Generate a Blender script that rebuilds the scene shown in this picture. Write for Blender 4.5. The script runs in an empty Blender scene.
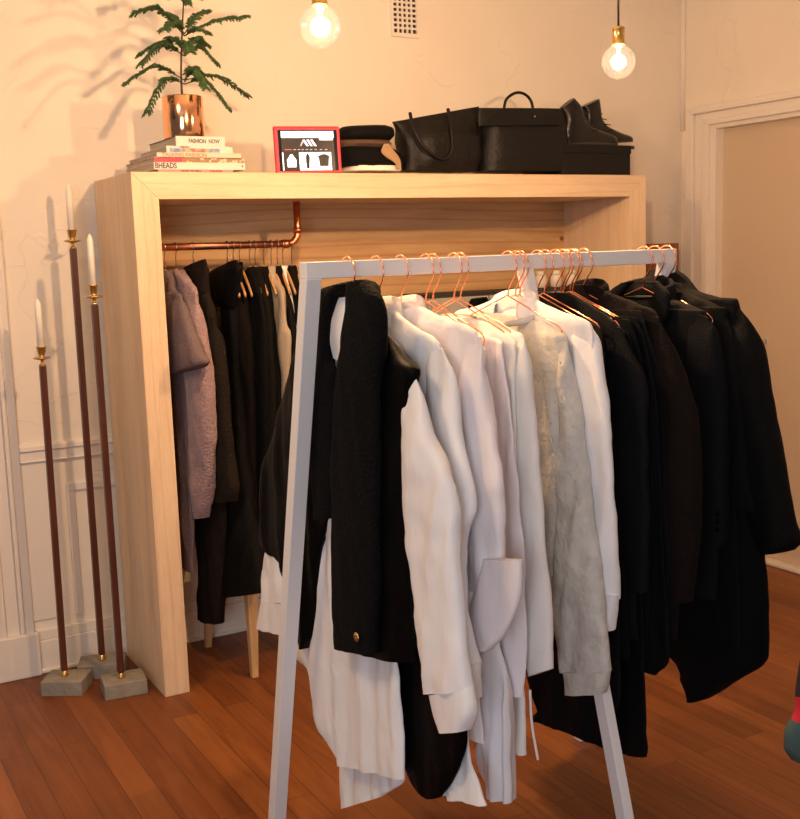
import bpy, bmesh, math, random
from mathutils import Vector, Matrix, noise
random.seed(7)
S = bpy.context.scene
C = S.collection
PI = math.pi
# ------------------------------------------------------------------ camera
CF, CYAW, CP, CR, CH = 1089.66, .511778, .1460987, -.0320132, 1.55
CPOS = Vector((0, 0, CH))
Fv = Vector((math.sin(CYAW)*math.cos(CP), math.cos(CYAW)*math.cos(CP), -math.sin(CP)))
_R0 = Vector((math.cos(CYAW), -math.sin(CYAW), 0)); _U0 = _R0.cross(Fv)
Rv = _R0*math.cos(CR) + _U0*math.sin(CR)
Uv = -_R0*math.sin(CR) + _U0*math.cos(CR)
cd = bpy.data.cameras.new('camera'); cam = bpy.data.objects.new('camera', cd); C.objects.link(cam)
cd.sensor_fit = 'HORIZONTAL'; cd.sensor_width = 36; cd.lens = CF/800*36; cd.clip_start = .05
cam.matrix_world = Matrix(((Rv.x, Uv.x, -Fv.x, 0), (Rv.y, Uv.y, -Fv.y, 0), (Rv.z, Uv.z, -Fv.z, CH), (0, 0, 0, 1)))
S.camera = cam
def ray(x, y): return Fv*CF + Rv*(x-400) - Uv*(y-409.5)
def onX(x, y, X): d = ray(x, y); return CPOS + d*(X/d.x)
def onY(x, y, Y): d = ray(x, y); return CPOS + d*(Y/d.y)
def onZ(x, y, Z): d = ray(x, y); return CPOS + d*((Z-CH)/d.z)

# measured room
WX0, WY0, WW, WH, WD, WT = 1.0505, 3.6392, 2.2462, 1.8317, .4838, .0903   # wardrobe
YW, XW = 4.1514, 4.0003                                                     # back and right wall
YR, ZR, BAR = 2.2, 1.528, .037                                              # clothes rack

# ------------------------------------------------------------------ helpers
ROOT = {}
def thing(name, label, cat, loc, group=None):
    o = bpy.data.objects.new(name, None); C.objects.link(o)
    o.empty_display_size = .05; o.location = loc
    o['label'] = label; o['category'] = cat
    if group: o['group'] = group
    ROOT[o.name] = Vector(loc)
    return o
def tag(o, label, cat, group=None):
    o['label'] = label; o['category'] = cat
    if group: o['group'] = group
    return o
def obj(name, bm, mat, parent=None, label=None, smooth=True, bevel=0, solid=0, kind=None):
    bmesh.ops.recalc_face_normals(bm, faces=bm.faces[:])
    if parent is not None:
        bmesh.ops.translate(bm, verts=bm.verts[:], vec=-ROOT[parent.name])
    me = bpy.data.meshes.new(name); bm.to_mesh(me); bm.free()
    for m in (mat if isinstance(mat, (list, tuple)) else [mat]): me.materials.append(m)
    if smooth:
        for p in me.polygons: p.use_smooth = True
    o = bpy.data.objects.new(name, me); C.objects.link(o)
    if parent is not None:
        o.parent = parent; ROOT[o.name] = ROOT[parent.name]
    if label: o['label'] = label
    if kind: o['kind'] = kind
    if solid:
        s = o.modifiers.new('solid', 'SOLIDIFY'); s.thickness = solid; s.offset = 0
    if bevel:
        b = o.modifiers.new('bevel', 'BEVEL'); b.width = bevel; b.segments = 2; b.limit_method = 'ANGLE'
        for p in me.polygons: p.use_smooth = False
    return o
def struct(name, bm, mat, bevel=0, parent=None, smooth=False):
    o = obj(name, bm, mat, parent, smooth=smooth, bevel=bevel)
    if parent is None: o['kind'] = 'structure'; ROOT[o.name] = Vector((0, 0, 0))
    return o
def sub_root(o): ROOT[o.name] = Vector((0, 0, 0))
def box(bm, x0, x1, y0, y1, z0, z1, mi=0):
    v = [bm.verts.new((x, y, z)) for z in (z0, z1) for y in (y0, y1) for x in (x0, x1)]
    for f in ((0,1,3,2), (4,5,7,6), (0,1,5,4), (2,3,7,6), (0,2,6,4), (1,3,7,5)):
        bm.faces.new([v[i] for i in f]).material_index = mi
    return v
def BOX(*a):
    bm = bmesh.new(); box(bm, *a); return bm
def prism(bm, pts, axis, a0, a1):
    """polygon pts extruded along axis ('x': pts=(y,z), 'y': pts=(x,z), 'z': pts=(x,y))"""
    def mk(p, a): return {'x': (a, p[0], p[1]), 'y': (p[0], a, p[1]), 'z': (p[0], p[1], a)}[axis]
    A = [bm.verts.new(mk(p, a0)) for p in pts]; B = [bm.verts.new(mk(p, a1)) for p in pts]
    n = len(pts)
    for i in range(n): bm.faces.new((A[i], A[(i+1) % n], B[(i+1) % n], B[i]))
    bm.faces.new(A[::-1]); bm.faces.new(B)
def tube(bm, pts, r, n=8, closed=False):
    pts = [Vector(p) for p in pts]; N = len(pts)
    rad = r if isinstance(r, (list, tuple)) else [r]*N
    rings = []; prev = None
    for i, p in enumerate(pts):
        if closed: t = pts[(i+1) % N]-pts[i-1]
        else: t = pts[min(i+1, N-1)]-pts[max(i-1, 0)]
        t.normalize()
        if prev is None:
            a = Vector((0, 0, 1)) if abs(t.z) < .9 else Vector((1, 0, 0))
            u = t.cross(a).normalized()
        else:
            u = (prev - t*prev.dot(t)).normalized()
        prev = u; w = t.cross(u)
        rings.append([bm.verts.new(p + (u*math.cos(2*PI*k/n)+w*math.sin(2*PI*k/n))*rad[i]) for k in range(n)])
    for i in range(N if closed else N-1):
        a, b = rings[i], rings[(i+1) % N]
        for k in range(n): bm.faces.new((a[k], a[(k+1) % n], b[(k+1) % n], b[k]))
    if not closed:
        bm.faces.new(rings[0][::-1]); bm.faces.new(rings[-1])
def lathe(bm, prof, c, n=24, axis='z', sx=1, sy=1):
    rings = []
    for r, z in prof:
        ring = []
        for k in range(n):
            a = 2*PI*k/n; p = (r*math.cos(a)*sx, r*math.sin(a)*sy, z)
            if axis == 'x': p = (z, p[0], p[1])
            if axis == 'y': p = (p[0], z, p[1])
            ring.append(bm.verts.new((c[0]+p[0], c[1]+p[1], c[2]+p[2])))
        rings.append(ring)
    for a, b in zip(rings, rings[1:]):
        for k in range(n): bm.faces.new((a[k], a[(k+1) % n], b[(k+1) % n], b[k]))
    bm.faces.new(rings[0][::-1]); bm.faces.new(rings[-1])
def smooth_path(pts, sub=6):
    out = []; P = [Vector(p) for p in pts]
    for i in range(len(P)-1):
        p0 = P[max(i-1, 0)]; p1 = P[i]; p2 = P[i+1]; p3 = P[min(i+2, len(P)-1)]
        for k in range(sub):
            t = k/sub
            out.append(.5*((2*p1)+(p2-p0)*t+(2*p0-5*p1+4*p2-p3)*t*t+(3*p1-p0-3*p2+p3)*t**3))
    out.append(P[-1]); return out
def crom(rows, m):
    n = len(rows); out = []
    for j in range(m):
        f = j/(m-1)*(n-1); i = min(int(f), n-2); t = f-i
        g = [rows[max(i-1, 0)], rows[i], rows[i+1], rows[min(i+2, n-1)]]
        r = []
        for a, b, c, d in zip(*g):
            # monotone-limited tangents keep traced edges from overshooting
            m1 = 0 if (b-a)*(c-b) <= 0 else (c-a)/2
            m2 = 0 if (c-b)*(d-c) <= 0 else (d-b)/2
            if i == 0: m1 = c-b
            if i == n-2: m2 = c-b
            r.append((2*t**3-3*t*t+1)*b+(t**3-2*t*t+t)*m1+(-2*t**3+3*t*t)*c+(t**3-t*t)*m2)
        out.append(r)
    return out
def loft(bm, rows, plane, th, mode='X', Y0=YR, n=None, fold=0, lam=.09, wr=.0025, seed=0, step=.015, ramp0=.15, cap=True, pw=.8, cr=None, tp=0):
    """cloth body: rows of (left, right[, half thickness[, offset]]); a point is a pixel traced on this
    garment's own plane, or (u, z); None mirrors the other end about the hanger"""
    R = []
    for r in rows:
        l, q = r[0], r[1]; t = r[2] if len(r) > 2 and r[2] is not None else th; dx = r[3] if len(r) > 3 else 0
        def res(p):
            if p is None: return None
            if abs(p[0]) > 12:
                if mode == 'X':
                    w = onX(p[0], p[1], plane+dx); return (Y0-w.y, w.z)
                w = onY(p[0], p[1], plane+dx); return (w.x, w.z)
            return p
        a, b = res(l), res(q)
        if a is None: a = (-b[0], b[1])
        if b is None: b = (-a[0], a[1])
        R.append([a[0], a[1], b[0], b[1], t, dx])
    L = sum(math.hypot(R[i+1][0]+R[i+1][2]-R[i][0]-R[i][2], R[i+1][1]+R[i+1][3]-R[i][1]-R[i][3])/2 for i in range(len(R)-1))
    m = max(len(R)*2, min(90, int(L/step)+2))
    wmax = max(math.hypot(r[2]-r[0], r[3]-r[1]) for r in R)
    if n is None: n = 2*max(14, min(40, int(wmax/.009)))
    if cr is None: cr = .006 if mode == 'X' else 0
    rr = crom(R, m); rings = []
    ph = seed*1.7
    for j, (u0, z0, u1, z1, t, dx) in enumerate(rr):
        ramp = ramp0+(1-ramp0)*min(1, j/(m*.55)); ring = []
        if tp:
            q_ = min(1, j/(m*tp)); t *= .25+.75*q_*q_*(3-2*q_)
        for k in range(n):
            a = 2*PI*k/n; s, c = math.cos(a), math.sin(a)
            s2 = math.copysign(abs(s)**pw, s); c2 = math.copysign(abs(c)**.8, c)
            f = (s2+1)/2
            u = u0+(u1-u0)*f; z = z0+(z1-z0)*f
            o = t*c2+dx
            if fold:
                w = noise.noise(Vector((seed*3.1, z*2.2, 0)))*1.6
                d = math.sin(2*PI*u/lam+ph+w)*.6+math.sin(2*PI*u/(lam*.57)+ph*2.3-w)*.4
                o += d*fold*ramp*(1-.35*abs(s2)**6)
            if cr:
                sh_ = u+z*(.25*math.sin(seed*2.1))
                a1 = noise.noise(Vector((sh_*13, z*2.0, seed*7.7))); a2 = noise.noise(Vector((sh_*27, z*3.2, seed*3.3+9)))
                o += (abs(a1)*2.2-.5+(abs(a2)*1.6-.3)*.35)*cr*(.35+.65*ramp)*(1 if t > .012 else .5)
            if wr:
                q = noise.noise(Vector((u*9+seed*5, z*9, o*20)))+.6*noise.noise(Vector((u*30, z*22+seed, 3)))
                o += q*wr*1.6; u += noise.noise(Vector((z*16, seed*2.3, s2)))*wr*(.4+.6*abs(s2))
            p = (plane+o, Y0-u, z) if mode == 'X' else (u, plane+o, z)
            ring.append(bm.verts.new(p))
        rings.append(ring)
    for a, b in zip(rings, rings[1:]):
        for k in range(n): bm.faces.new((a[k], a[(k+1) % n], b[(k+1) % n], b[k]))
    if cap:
        for ring, dz in ((rings[0], -.012), (rings[-1], .018)):
            bm.faces.new([bm.verts.new(v.co) for v in ring])
    return bm
def LOFT(rows, plane, th, **k): return loft(bmesh.new(), rows, plane, th, **k)

# ------------------------------------------------------------------ materials
def nt(name):
    m = bpy.data.materials.new(name); m.use_nodes = True; t = m.node_tree
    return m, t, t.nodes, t.links, t.nodes['Principled BSDF']
def coords(N, L, scale=(1, 1, 1), rot=(0, 0, 0)):
    tc = N.new('ShaderNodeTexCoord'); mp = N.new('ShaderNodeMapping')
    mp.inputs['Scale'].default_value = scale; mp.inputs['Rotation'].default_value = rot
    L.new(tc.outputs['Object'], mp.inputs['Vector']); return mp.outputs['Vector']
def ramp(N, L, src, stops):
    r = N.new('ShaderNodeValToRGB'); e = r.color_ramp.elements
    while len(e) < len(stops): e.new(.5)
    for x, (p, c) in zip(e, stops): x.position = p; x.color = (*c, 1)
    L.new(src, r.inputs['Fac']); return r.outputs['Color']
def mat(name, col, rough=.6, metal=0, bump=0, bscale=60, var=0, vscale=8, spec=None, stretch=(1, 1, 1), sheen=0, trans=0):
    m, t, N, L, P = nt(name)
    P.inputs['Base Color'].default_value = (*col, 1); P.inputs['Roughness'].default_value = rough; P.inputs['Metallic'].default_value = metal
    if spec is not None: P.inputs['Specular IOR Level'].default_value = spec
    if sheen: P.inputs['Sheen Weight'].default_value = sheen; P.inputs['Sheen Roughness'].default_value = .4
    v = coords(N, L, stretch)
    if var:
        n = N.new('ShaderNodeTexNoise'); n.inputs['Scale'].default_value = vscale; n.inputs['Detail'].default_value = 5; L.new(v, n.inputs['Vector'])
        L.new(ramp(N, L, n.outputs['Fac'], [(.3, tuple(c*(1-var) for c in col)), (.7, tuple(min(1, c*(1+var)) for c in col))]), P.inputs['Base Color'])
    if bump:
        n = N.new('ShaderNodeTexNoise'); n.inputs['Scale'].default_value = bscale; n.inputs['Detail'].default_value = 4; L.new(v, n.inputs['Vector'])
        b = N.new('ShaderNodeBump'); b.inputs['Strength'].default_value = bump; b.inputs['Distance'].default_value = .01
        L.new(n.outputs['Fac'], b.inputs['Height']); L.new(b.outputs['Normal'], P.inputs['Normal'])
    return m
def emit(name, col, s):
    m, t, N, L, P = nt(name); P.inputs['Base Color'].default_value = (*col, 1); P.inputs['Emission Color'].default_value = (*col, 1)
    P.inputs['Emission Strength'].default_value = s; P.inputs['Roughness'].default_value = .3; return m
def wood(name, a, b, grain='z', scale=1.0, rough=.55, knots=False, rings=True):
    m, t, N, L, P = nt(name); P.inputs['Roughness'].default_value = rough
    sc = {'z': (1, 1, .1), 'x': (.1, 1, 1), 'y': (1, .1, 1)}[grain]
    v = coords(N, L, tuple(q*scale for q in sc))
    n = N.new('ShaderNodeTexNoise'); n.inputs['Scale'].default_value = 14; n.inputs['Detail'].default_value = 6; n.inputs['Distortion'].default_value = 1.2; L.new(v, n.inputs['Vector'])
    n2 = N.new('ShaderNodeTexNoise'); n2.inputs['Scale'].default_value = 120; n2.inputs['Detail'].default_value = 3; L.new(v, n2.inputs['Vector'])
    mid = tuple((p+q)/2 for p, q in zip(a, b))
    c1 = ramp(N, L, n.outputs['Fac'], [(.3, a), (.5, mid), (.72, b)])
    src = c1
    if rings:
        w = N.new('ShaderNodeTexWave'); w.wave_type = 'BANDS'; w.bands_direction = {'z': 'X', 'x': 'Z', 'y': 'X'}[grain]
        w.inputs['Scale'].default_value = 7; w.inputs['Distortion'].default_value = 9; w.inputs['Detail'].default_value = 2; w.inputs['Detail Scale'].default_value = .6
        L.new(v, w.inputs['Vector'])
        mx = N.new('ShaderNodeMix'); mx.data_type = 'RGBA'; mx.blend_type = 'MULTIPLY'; mx.inputs['Factor'].default_value = .55 if knots else .22
        L.new(c1, mx.inputs[6]); L.new(ramp(N, L, w.outputs['Fac'], [(0, (.72, .55, .42)), (.18, (1, 1, 1)), (1, (1, 1, 1))]), mx.inputs[7]); src = mx.outputs[2]
    if knots:
        vo = N.new('ShaderNodeTexVoronoi'); vo.inputs['Scale'].default_value = 5.2
        L.new(coords(N, L, (1, 0, 1.15)), vo.inputs['Vector'])
        mx = N.new('ShaderNodeMix'); mx.data_type = 'RGBA'; mx.blend_type = 'MULTIPLY'; mx.inputs['Factor'].default_value = 1
        L.new(src, mx.inputs[6]); L.new(ramp(N, L, vo.outputs['Distance'], [(0, (.28, .12, .06)), (.055, (.42, .24, .13)), (.085, (1, 1, 1))]), mx.inputs[7]); src = mx.outputs[2]
    mx = N.new('ShaderNodeMix'); mx.data_type = 'RGBA'; mx.blend_type = 'MULTIPLY'; mx.inputs['Factor'].default_value = .35
    L.new(src, mx.inputs[6]); L.new(ramp(N, L, n2.outputs['Fac'], [(.3, (.8, .75, .7)), (.6, (1, 1, 1))]), mx.inputs[7])
    L.new(mx.outputs[2], P.inputs['Base Color'])
    bp = N.new('ShaderNodeBump'); bp.inputs['Strength'].default_value = .08; bp.inputs['Distance'].default_value = .004
    L.new(n2.outputs['Fac'], bp.inputs['Height']); L.new(bp.outputs['Normal'], P.inputs['Normal'])
    return m
def floor_mat():
    m, t, N, L, P = nt('oak_floorboards')
    v = coords(N, L, (1, 1, 1), (0, 0, PI/2))
    br = N.new('ShaderNodeTexBrick'); br.inputs['Scale'].default_value = 1; br.offset = .37
    br.inputs['Brick Width'].default_value = 1.15; br.inputs['Row Height'].default_value = .092
    br.inputs['Mortar Size'].default_value = .0012; br.inputs['Mortar Smooth'].default_value = .1
    br.inputs['Color1'].default_value = (.27, .092, .024, 1); br.inputs['Color2'].default_value = (.17, .052, .014, 1); br.inputs['Mortar'].default_value = (.06, .022, .01, 1)
    L.new(v, br.inputs['Vector'])
    v2 = coords(N, L, (1, .07, 1))
    n = N.new('ShaderNodeTexNoise'); n.inputs['Scale'].default_value = 22; n.inputs['Detail'].default_value = 6; n.inputs['Distortion'].default_value = 1.5; L.new(v2, n.inputs['Vector'])
    mx = N.new('ShaderNodeMix'); mx.data_type = 'RGBA'; mx.blend_type = 'MULTIPLY'; mx.inputs['Factor'].default_value = .7
    L.new(br.outputs['Color'], mx.inputs[6]); L.new(ramp(N, L, n.outputs['Fac'], [(.3, (.6, .5, .42)), (.6, (1, 1, 1)), (.8, (1.15, 1.1, 1.05))]), mx.inputs[7])
    L.new(mx.outputs[2], P.inputs['Base Color']); P.inputs['Roughness'].default_value = .42; P.inputs['Specular IOR Level'].default_value = .3
    b = N.new('ShaderNodeBump'); b.inputs['Strength'].default_value = .15; b.inputs['Distance'].default_value = .002
    L.new(br.outputs['Fac'], b.inputs['Height']); b.invert = True; L.new(b.outputs['Normal'], P.inputs['Normal'])
    return m
def plaster_mat():
    m, t, N, L, P = nt('trowelled_plaster'); P.inputs['Roughness'].default_value = .75
    v = coords(N, L)
    n = N.new('ShaderNodeTexNoise'); n.inputs['Scale'].default_value = 2.2; n.inputs['Detail'].default_value = 5; L.new(v, n.inputs['Vector'])
    L.new(ramp(N, L, n.outputs['Fac'], [(.3, (.80, .72, .615)), (.7, (.85, .77, .665))]), P.inputs['Base Color'])
    w = N.new('ShaderNodeTexVoronoi'); w.feature = 'DISTANCE_TO_EDGE'; w.inputs['Scale'].default_value = 3.3
    d = N.new('ShaderNodeTexNoise'); d.inputs['Scale'].default_value = 1.7; d.inputs['Detail'].default_value = 3; L.new(v, d.inputs['Vector'])
    ad = N.new('ShaderNodeMix'); ad.data_type = 'RGBA'; ad.blend_type = 'ADD'; ad.inputs['Factor'].default_value = .9
    L.new(v, ad.inputs[6]); L.new(d.outputs['Color'], ad.inputs[7]); L.new(ad.outputs[2], w.inputs['Vector'])
    r = ramp(N, L, w.outputs['Distance'], [(0, (1, 1, 1)), (.012, (0, 0, 0)), (1, (0, 0, 0))])
    d2 = N.new('ShaderNodeTexNoise'); d2.inputs['Scale'].default_value = 4; L.new(v, d2.inputs['Vector'])
    mk = N.new('ShaderNodeMix'); mk.data_type = 'RGBA'; mk.blend_type = 'MULTIPLY'; mk.inputs['Factor'].default_value = 1
    L.new(r, mk.inputs[6]); L.new(ramp(N, L, d2.outputs['Fac'], [(.5, (0, 0, 0)), (.62, (1, 1, 1))]), mk.inputs[7])
    a2 = N.new('ShaderNodeMix'); a2.data_type = 'RGBA'; a2.blend_type = 'ADD'; a2.inputs['Factor'].default_value = .5
    L.new(mk.outputs[2], a2.inputs[6]); L.new(d2.outputs['Fac'], a2.inputs[7])
    b = N.new('ShaderNodeBump'); b.inputs['Strength'].default_value = .35; b.inputs['Distance'].default_value = .006
    L.new(a2.outputs[2], b.inputs['Height']); L.new(b.outputs['Normal'], P.inputs['Normal'])
    return m
M = {}
M['plaster'] = plaster_mat(); M['floor'] = floor_mat()
M['ceil'] = mat('ceiling_paint', (.8, .76, .7), .8)
M['trim'] = mat('painted_trim', (.80, .735, .665), .4)
M['door'] = mat('painted_door', (.62, .49, .36), .45)
M['ply'] = wood('birch_plywood', (.80, .61, .42), (.70, .51, .33), 'x', 1.2, .5)
M['plyz'] = wood('birch_plywood_upright', (.80, .61, .42), (.70, .51, .33), 'z', 1.2, .5)
M['pine'] = wood('spruce_board', (.70, .46, .24), (.56, .33, .15), 'x', 1.0, .6, knots=True)
M['stool'] = wood('pale_stool_wood', (.66, .42, .2), (.55, .33, .14), 'z', 2, .5, rings=False)
M['hangwood'] = wood('hanger_wood', (.62, .34, .14), (.52, .26, .1), 'y', 2, .4, rings=False)
M['mahog'] = wood('mahogany', (.10, .028, .014), (.055, .016, .009), 'z', 3, .35, rings=False)
M['redwood'] = wood('reddish_wood', (.36, .11, .035), (.24, .07, .022), 'z', 3, .4, rings=False)
M['white'] = mat('white_lacquer', (.84, .83, .84), .35)
M['copperwire'] = mat('copper_wire', (.95, .42, .24), .22, 1)
M['copperpipe'] = mat('copper_pipe', (.62, .22, .11), .33, 1, var=.15, vscale=20)
M['copperpot'] = mat('copper_pot', (.97, .50, .28), .12, 1, bump=.15, bscale=9)
M['brass'] = mat('brass', (.62, .40, .14), .3, 1)
M['steel'] = mat('steel', (.6, .6, .6), .3, 1)
M['wax'] = mat('candle_wax', (.86, .80, .70), .45)
M['concrete'] = mat('concrete', (.26, .235, .20), .85, bump=.5, bscale=40, var=.2, vscale=14)
M['black_leather'] = mat('black_leather', (.0026, .0026, .0029), .5, bump=.2, bscale=90, spec=.06)
M['bag'] = mat('bag_leather', (.005, .0038, .0034), .5, bump=.3, bscale=70, spec=.28)
M['boot'] = mat('boot_leather', (.005, .0038, .0034), .33, bump=.2, bscale=60, spec=.4)
M['shear'] = mat('black_shearling', (.0045, .0045, .005), .95, bump=1, bscale=130, spec=.12)
M['black'] = mat('black_wool', (.0032, .0032, .0036), .85, bump=.3, bscale=200, spec=.12)
M['black2'] = mat('black_crepe', (.0028, .0028, .0032), .75, bump=.3, bscale=120, spec=.12)
M['navy'] = mat('dark_navy_wool', (.0042, .0046, .0062), .8, bump=.3, bscale=200, spec=.12)
M['cotton'] = mat('white_cotton', (.88, .87, .88), .8, bump=.55, bscale=20, stretch=(1, 1, .3), spec=.12)
M['pinkwhite'] = mat('pale_pink_white_cotton', (.87, .81, .83), .8, bump=.45, bscale=20, stretch=(1, 1, .3), spec=.12)
M['cream'] = mat('cream_jersey', (.87, .84, .80), .85, bump=.15, bscale=30, stretch=(1, 1, .4), spec=.12)
M['sheer'] = mat('sheer_white', (.84, .83, .87), .8, bump=.15, bscale=30, stretch=(1, 1, .3), spec=.12)
M['greyknit'] = mat('grey_frayed_knit', (.60, .575, .53), .95, bump=.5, bscale=60, var=.1, vscale=25, spec=.12)
M['mauve'] = mat('mauve_grey_knit', (.16, .12, .13), .95, bump=.5, bscale=120, spec=.12)
M['pink'] = mat('pink_mohair', (.33, .225, .24), 1, bump=.9, bscale=110, var=.15, vscale=30, sheen=.3, spec=.12)
M['brown'] = mat('dark_brown_wool', (.016, .0115, .009), .95, bump=.7, bscale=150, spec=.12)
M['brown2'] = mat('brown_black_wool', (.008, .0052, .0046), .95, bump=.5, bscale=150, spec=.12)
M['taupe'] = mat('taupe_jersey', (.16, .105, .08), .9, bump=.2, bscale=120, spec=.12)
M['linen'] = mat('beige_linen', (.42, .34, .25), .9, bump=.4, bscale=160, spec=.12)
M['olive'] = mat('olive_black_wool', (.008, .0066, .0052), .95, bump=.5, bscale=150, spec=.12)
M['grey_paint'] = mat('grey_paint', (.42, .41, .37), .6)
M['dark'] = mat('dark_slot', (.03, .025, .022), .8)
M['cardbox'] = mat('black_card', (.007, .0066, .0064), .6, spec=.25)
M['needle'] = mat('pine_needles', (.035, .085, .022), .6, var=.35, vscale=30)
M['stem'] = mat('plant_stem', (.07, .04, .02), .7)
M['soil'] = mat('soil', (.03, .02, .014), .95, bump=1, bscale=60)
M['redcase'] = mat('red_silicone', (.60, .03, .07), .45)
M['bezel'] = mat('tablet_bezel', (.012, .012, .014), .15)
M['porcelain'] = mat('milk_glass', (.78, .74, .66), .25)
M['cord'] = mat('black_cord', (.012, .011, .010), .7)
M['kraft'] = mat('kraft_paper', (.36, .23, .12), .8)
M['whitepaper'] = mat('white_paper', (.82, .76, .68), .6)
M['tape'] = mat('brown_suede', (.10, .055, .035), .9)
def paper_pages(): return mat('page_edges', (.50, .42, .33), .85, bump=.4, bscale=150, stretch=(.05, .05, 1))
M['pages'] = paper_pages()

# ------------------------------------------------------------------ room
FX0, FY0 = -2.6, -2.2
struct('floor', BOX(FX0, XW+.2, FY0, YW+.2, -.1, 0), M['floor'])
struct('ceiling', BOX(FX0, XW+.2, FY0, YW+.2, 2.95, 3.05), M['ceil'])
struct('wall_back', BOX(FX0, XW+.2, YW, YW+.2, 0, 2.95), M['plaster'])
# right wall with its door opening
c0 = onX(690, 109, XW); DZ1 = c0.z                       # outer top corner of the casing
dj = onX(717, 240, XW).y                                 # inner edge of the far jamb
dz = onX(716, 129, XW).z
DY0 = dj-.86
bm = bmesh.new(); box(bm, XW, XW+.2, dj, YW, 0, 2.95); box(bm, XW, XW+.2, DY0, dj, dz, 2.95); box(bm, XW, XW+.2, FY0, DY0, 0, 2.95)
struct('wall_right', bm, M['plaster'])
# casing: stepped mouldings mitred at the corner
def casing(bm):
    wv, wh = c0.y-dj, DZ1-dz
    prof = [(0, .20, .030), (.18, .30, .038), (.30, .62, .022), (.62, .82, .034), (.80, 1.0, .016)]
    for a, b, d in prof:
        y1, y2 = c0.y-wv*a, c0.y-wv*b; z1, z2 = DZ1-wh*a, DZ1-wh*b
        prism(bm, [(y1, 0), (y2, 0), (y2, z2), (y1, z1)], 'x', XW-d, XW+.001)
        yn1, yn2 = DY0-wv*(1-a), DY0-wv*(1-b)
        prism(bm, [(y1, z1), (y2, z2), (yn2, z2), (yn1, z1)], 'x', XW-d, XW+.001)
        prism(bm, [(yn1, 0), (yn2, 0), (yn2, z2), (yn1, z1)], 'x', XW-d, XW+.001)
bm = bmesh.new(); casing(bm); struct('trim_1', bm, M['trim'], bevel=.004)
dr = struct('door_1', BOX(XW+.035, XW+.075, DY0, dj, .02, dz), M['door'])
k = onX(757, 342, XW-.02)
bm = bmesh.new(); lathe(bm, [(.012, XW+.035), (.012, XW-.005), (.024, XW-.015), (.028, XW-.03), (.02, XW-.045), (.004, XW-.05)], (0, k.y, k.z), 20, 'x')
struct('door_handle', bm, M['white'], parent=dr, smooth=True)
struct('trim_2', BOX(XW-.02, XW+.08, DY0, dj, 0, .018), M['trim'], bevel=.004)
# corner bead
bm = bmesh.new(); tube(bm, [(XW-.006, YW-.006, DZ1-.1), (XW-.006, YW-.006, 2.95)], .014, 10); struct('trim_3', bm, M['trim'], smooth=True)
# panelled dado on the back wall, left of the wardrobe
cL = onY(18, 447, YW).x
cTop = onY(5, 96, YW).z
bm = bmesh.new()
for a, b, d in ((0, .035, .022), (.035, .05, .034), (.05, .10, .016), (.10, .125, .03), (.125, .5, .02)):
    box(bm, cL-b, cL-a, YW-d, YW+.001, .16, cTop)
box(bm, cL-.5, cL+.012, YW-.042, YW+.001, 0, .165)
struct('trim_4', bm, M['trim'], bevel=.004)
z1, z2, z3, z4 = (onY(60, y, YW).z for y in (440, 447, 458, 484))
bm = bmesh.new(); XE = XW
prism(bm, [(YW-.006, z1), (YW-.024, (z1+z2)/2+.004), (YW-.026, z2), (YW-.016, z2-.004), (YW-.016, z3+.004), (YW-.02, z3), (YW+.001, z3), (YW+.001, z1)], 'x', cL, XE); struct('trim_5', bm, M['trim'], bevel=.004)
bm = bmesh.new()
xa = cL+.16
box(bm, xa, XE, YW-.012, YW+.001, z4-.03, z4); box(bm, xa, xa+.03, YW-.012, YW+.001, .2, z4-.0302)
box(bm, cL, xa-.05, YW-.006, YW+.001, .2, z3-.002)
struct('trim_6', bm, M['trim'], bevel=.004)
bm = bmesh.new(); box(bm, cL, XW, YW-.022, YW+.001, 0, .125); box(bm, cL, XW, YW-.032, YW+.001, 0, .015); box(bm, cL, XW, YW-.014, YW+.001, .125, .165)
struct('baseboard_back', bm, M['trim'], bevel=.004)
struct('baseboard_right', BOX(XW-.02, XW+.001, FY0, DY0-.2, 0, .14), M['trim'], bevel=.004)

# ------------------------------------------------------------------ wardrobe
X0, X1, Y0w, Y1w = WX0, WX0+WW, WY0, WY0+WD
RY = Y0w+.24
wr = thing('open_wardrobe', 'large pale plywood open wardrobe with a thick front frame standing against the back wall', 'wardrobe', (X0, Y0w, 0))
bm = bmesh.new(); prism(bm, [(X0, 0), (X0+WT, 0), (X0+WT, WH-WT), (X0, WH)], 'y', Y0w, Y1w); obj('side_panel', bm, M['plyz'], wr, smooth=False, bevel=.0015)
bm = bmesh.new(); prism(bm, [(X1, 0), (X1-WT, 0), (X1-WT, WH-WT), (X1, WH)], 'y', Y0w, Y1w); obj('side_panel', bm, M['plyz'], wr, smooth=False, bevel=.0015)
bm = bmesh.new(); prism(bm, [(X0, WH), (X0+WT, WH-WT), (X1-WT, WH-WT), (X1, WH)], 'y', Y0w, Y1w); obj('top_panel', bm, M['ply'], wr, smooth=False, bevel=.0015)
obj('back_panel', BOX(X0+WT, X1-WT, Y1w-.03, Y1w-.01, 1.02, WH-WT), M['pine'], wr, label='knotty spruce back board', smooth=False)
zr = onY(230, 245.5, RY).z
xe = onY(298, 240, RY).x
bm = bmesh.new()
pts = [(X0+WT-.01, RY, zr), (xe-.045, RY, zr)]
for a in range(0, 91, 15): pts.append((xe-.045+.045*math.sin(math.radians(a)), RY, zr+.045-.045*math.cos(math.radians(a))))
pts.append((xe, RY, WH-WT+.002)); tube(bm, pts, .0135, 14)
tube(bm, [(xe-.062, RY, zr), (xe-.04, RY, zr)], .017, 14); tube(bm, [(xe, RY, zr+.04), (xe, RY, zr+.062)], .017, 14)
bm2 = bmesh.new(); lathe(bm2, [(.017, 0), (.017, .012)], (X0+WT, RY, zr), 14, 'x')
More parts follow.
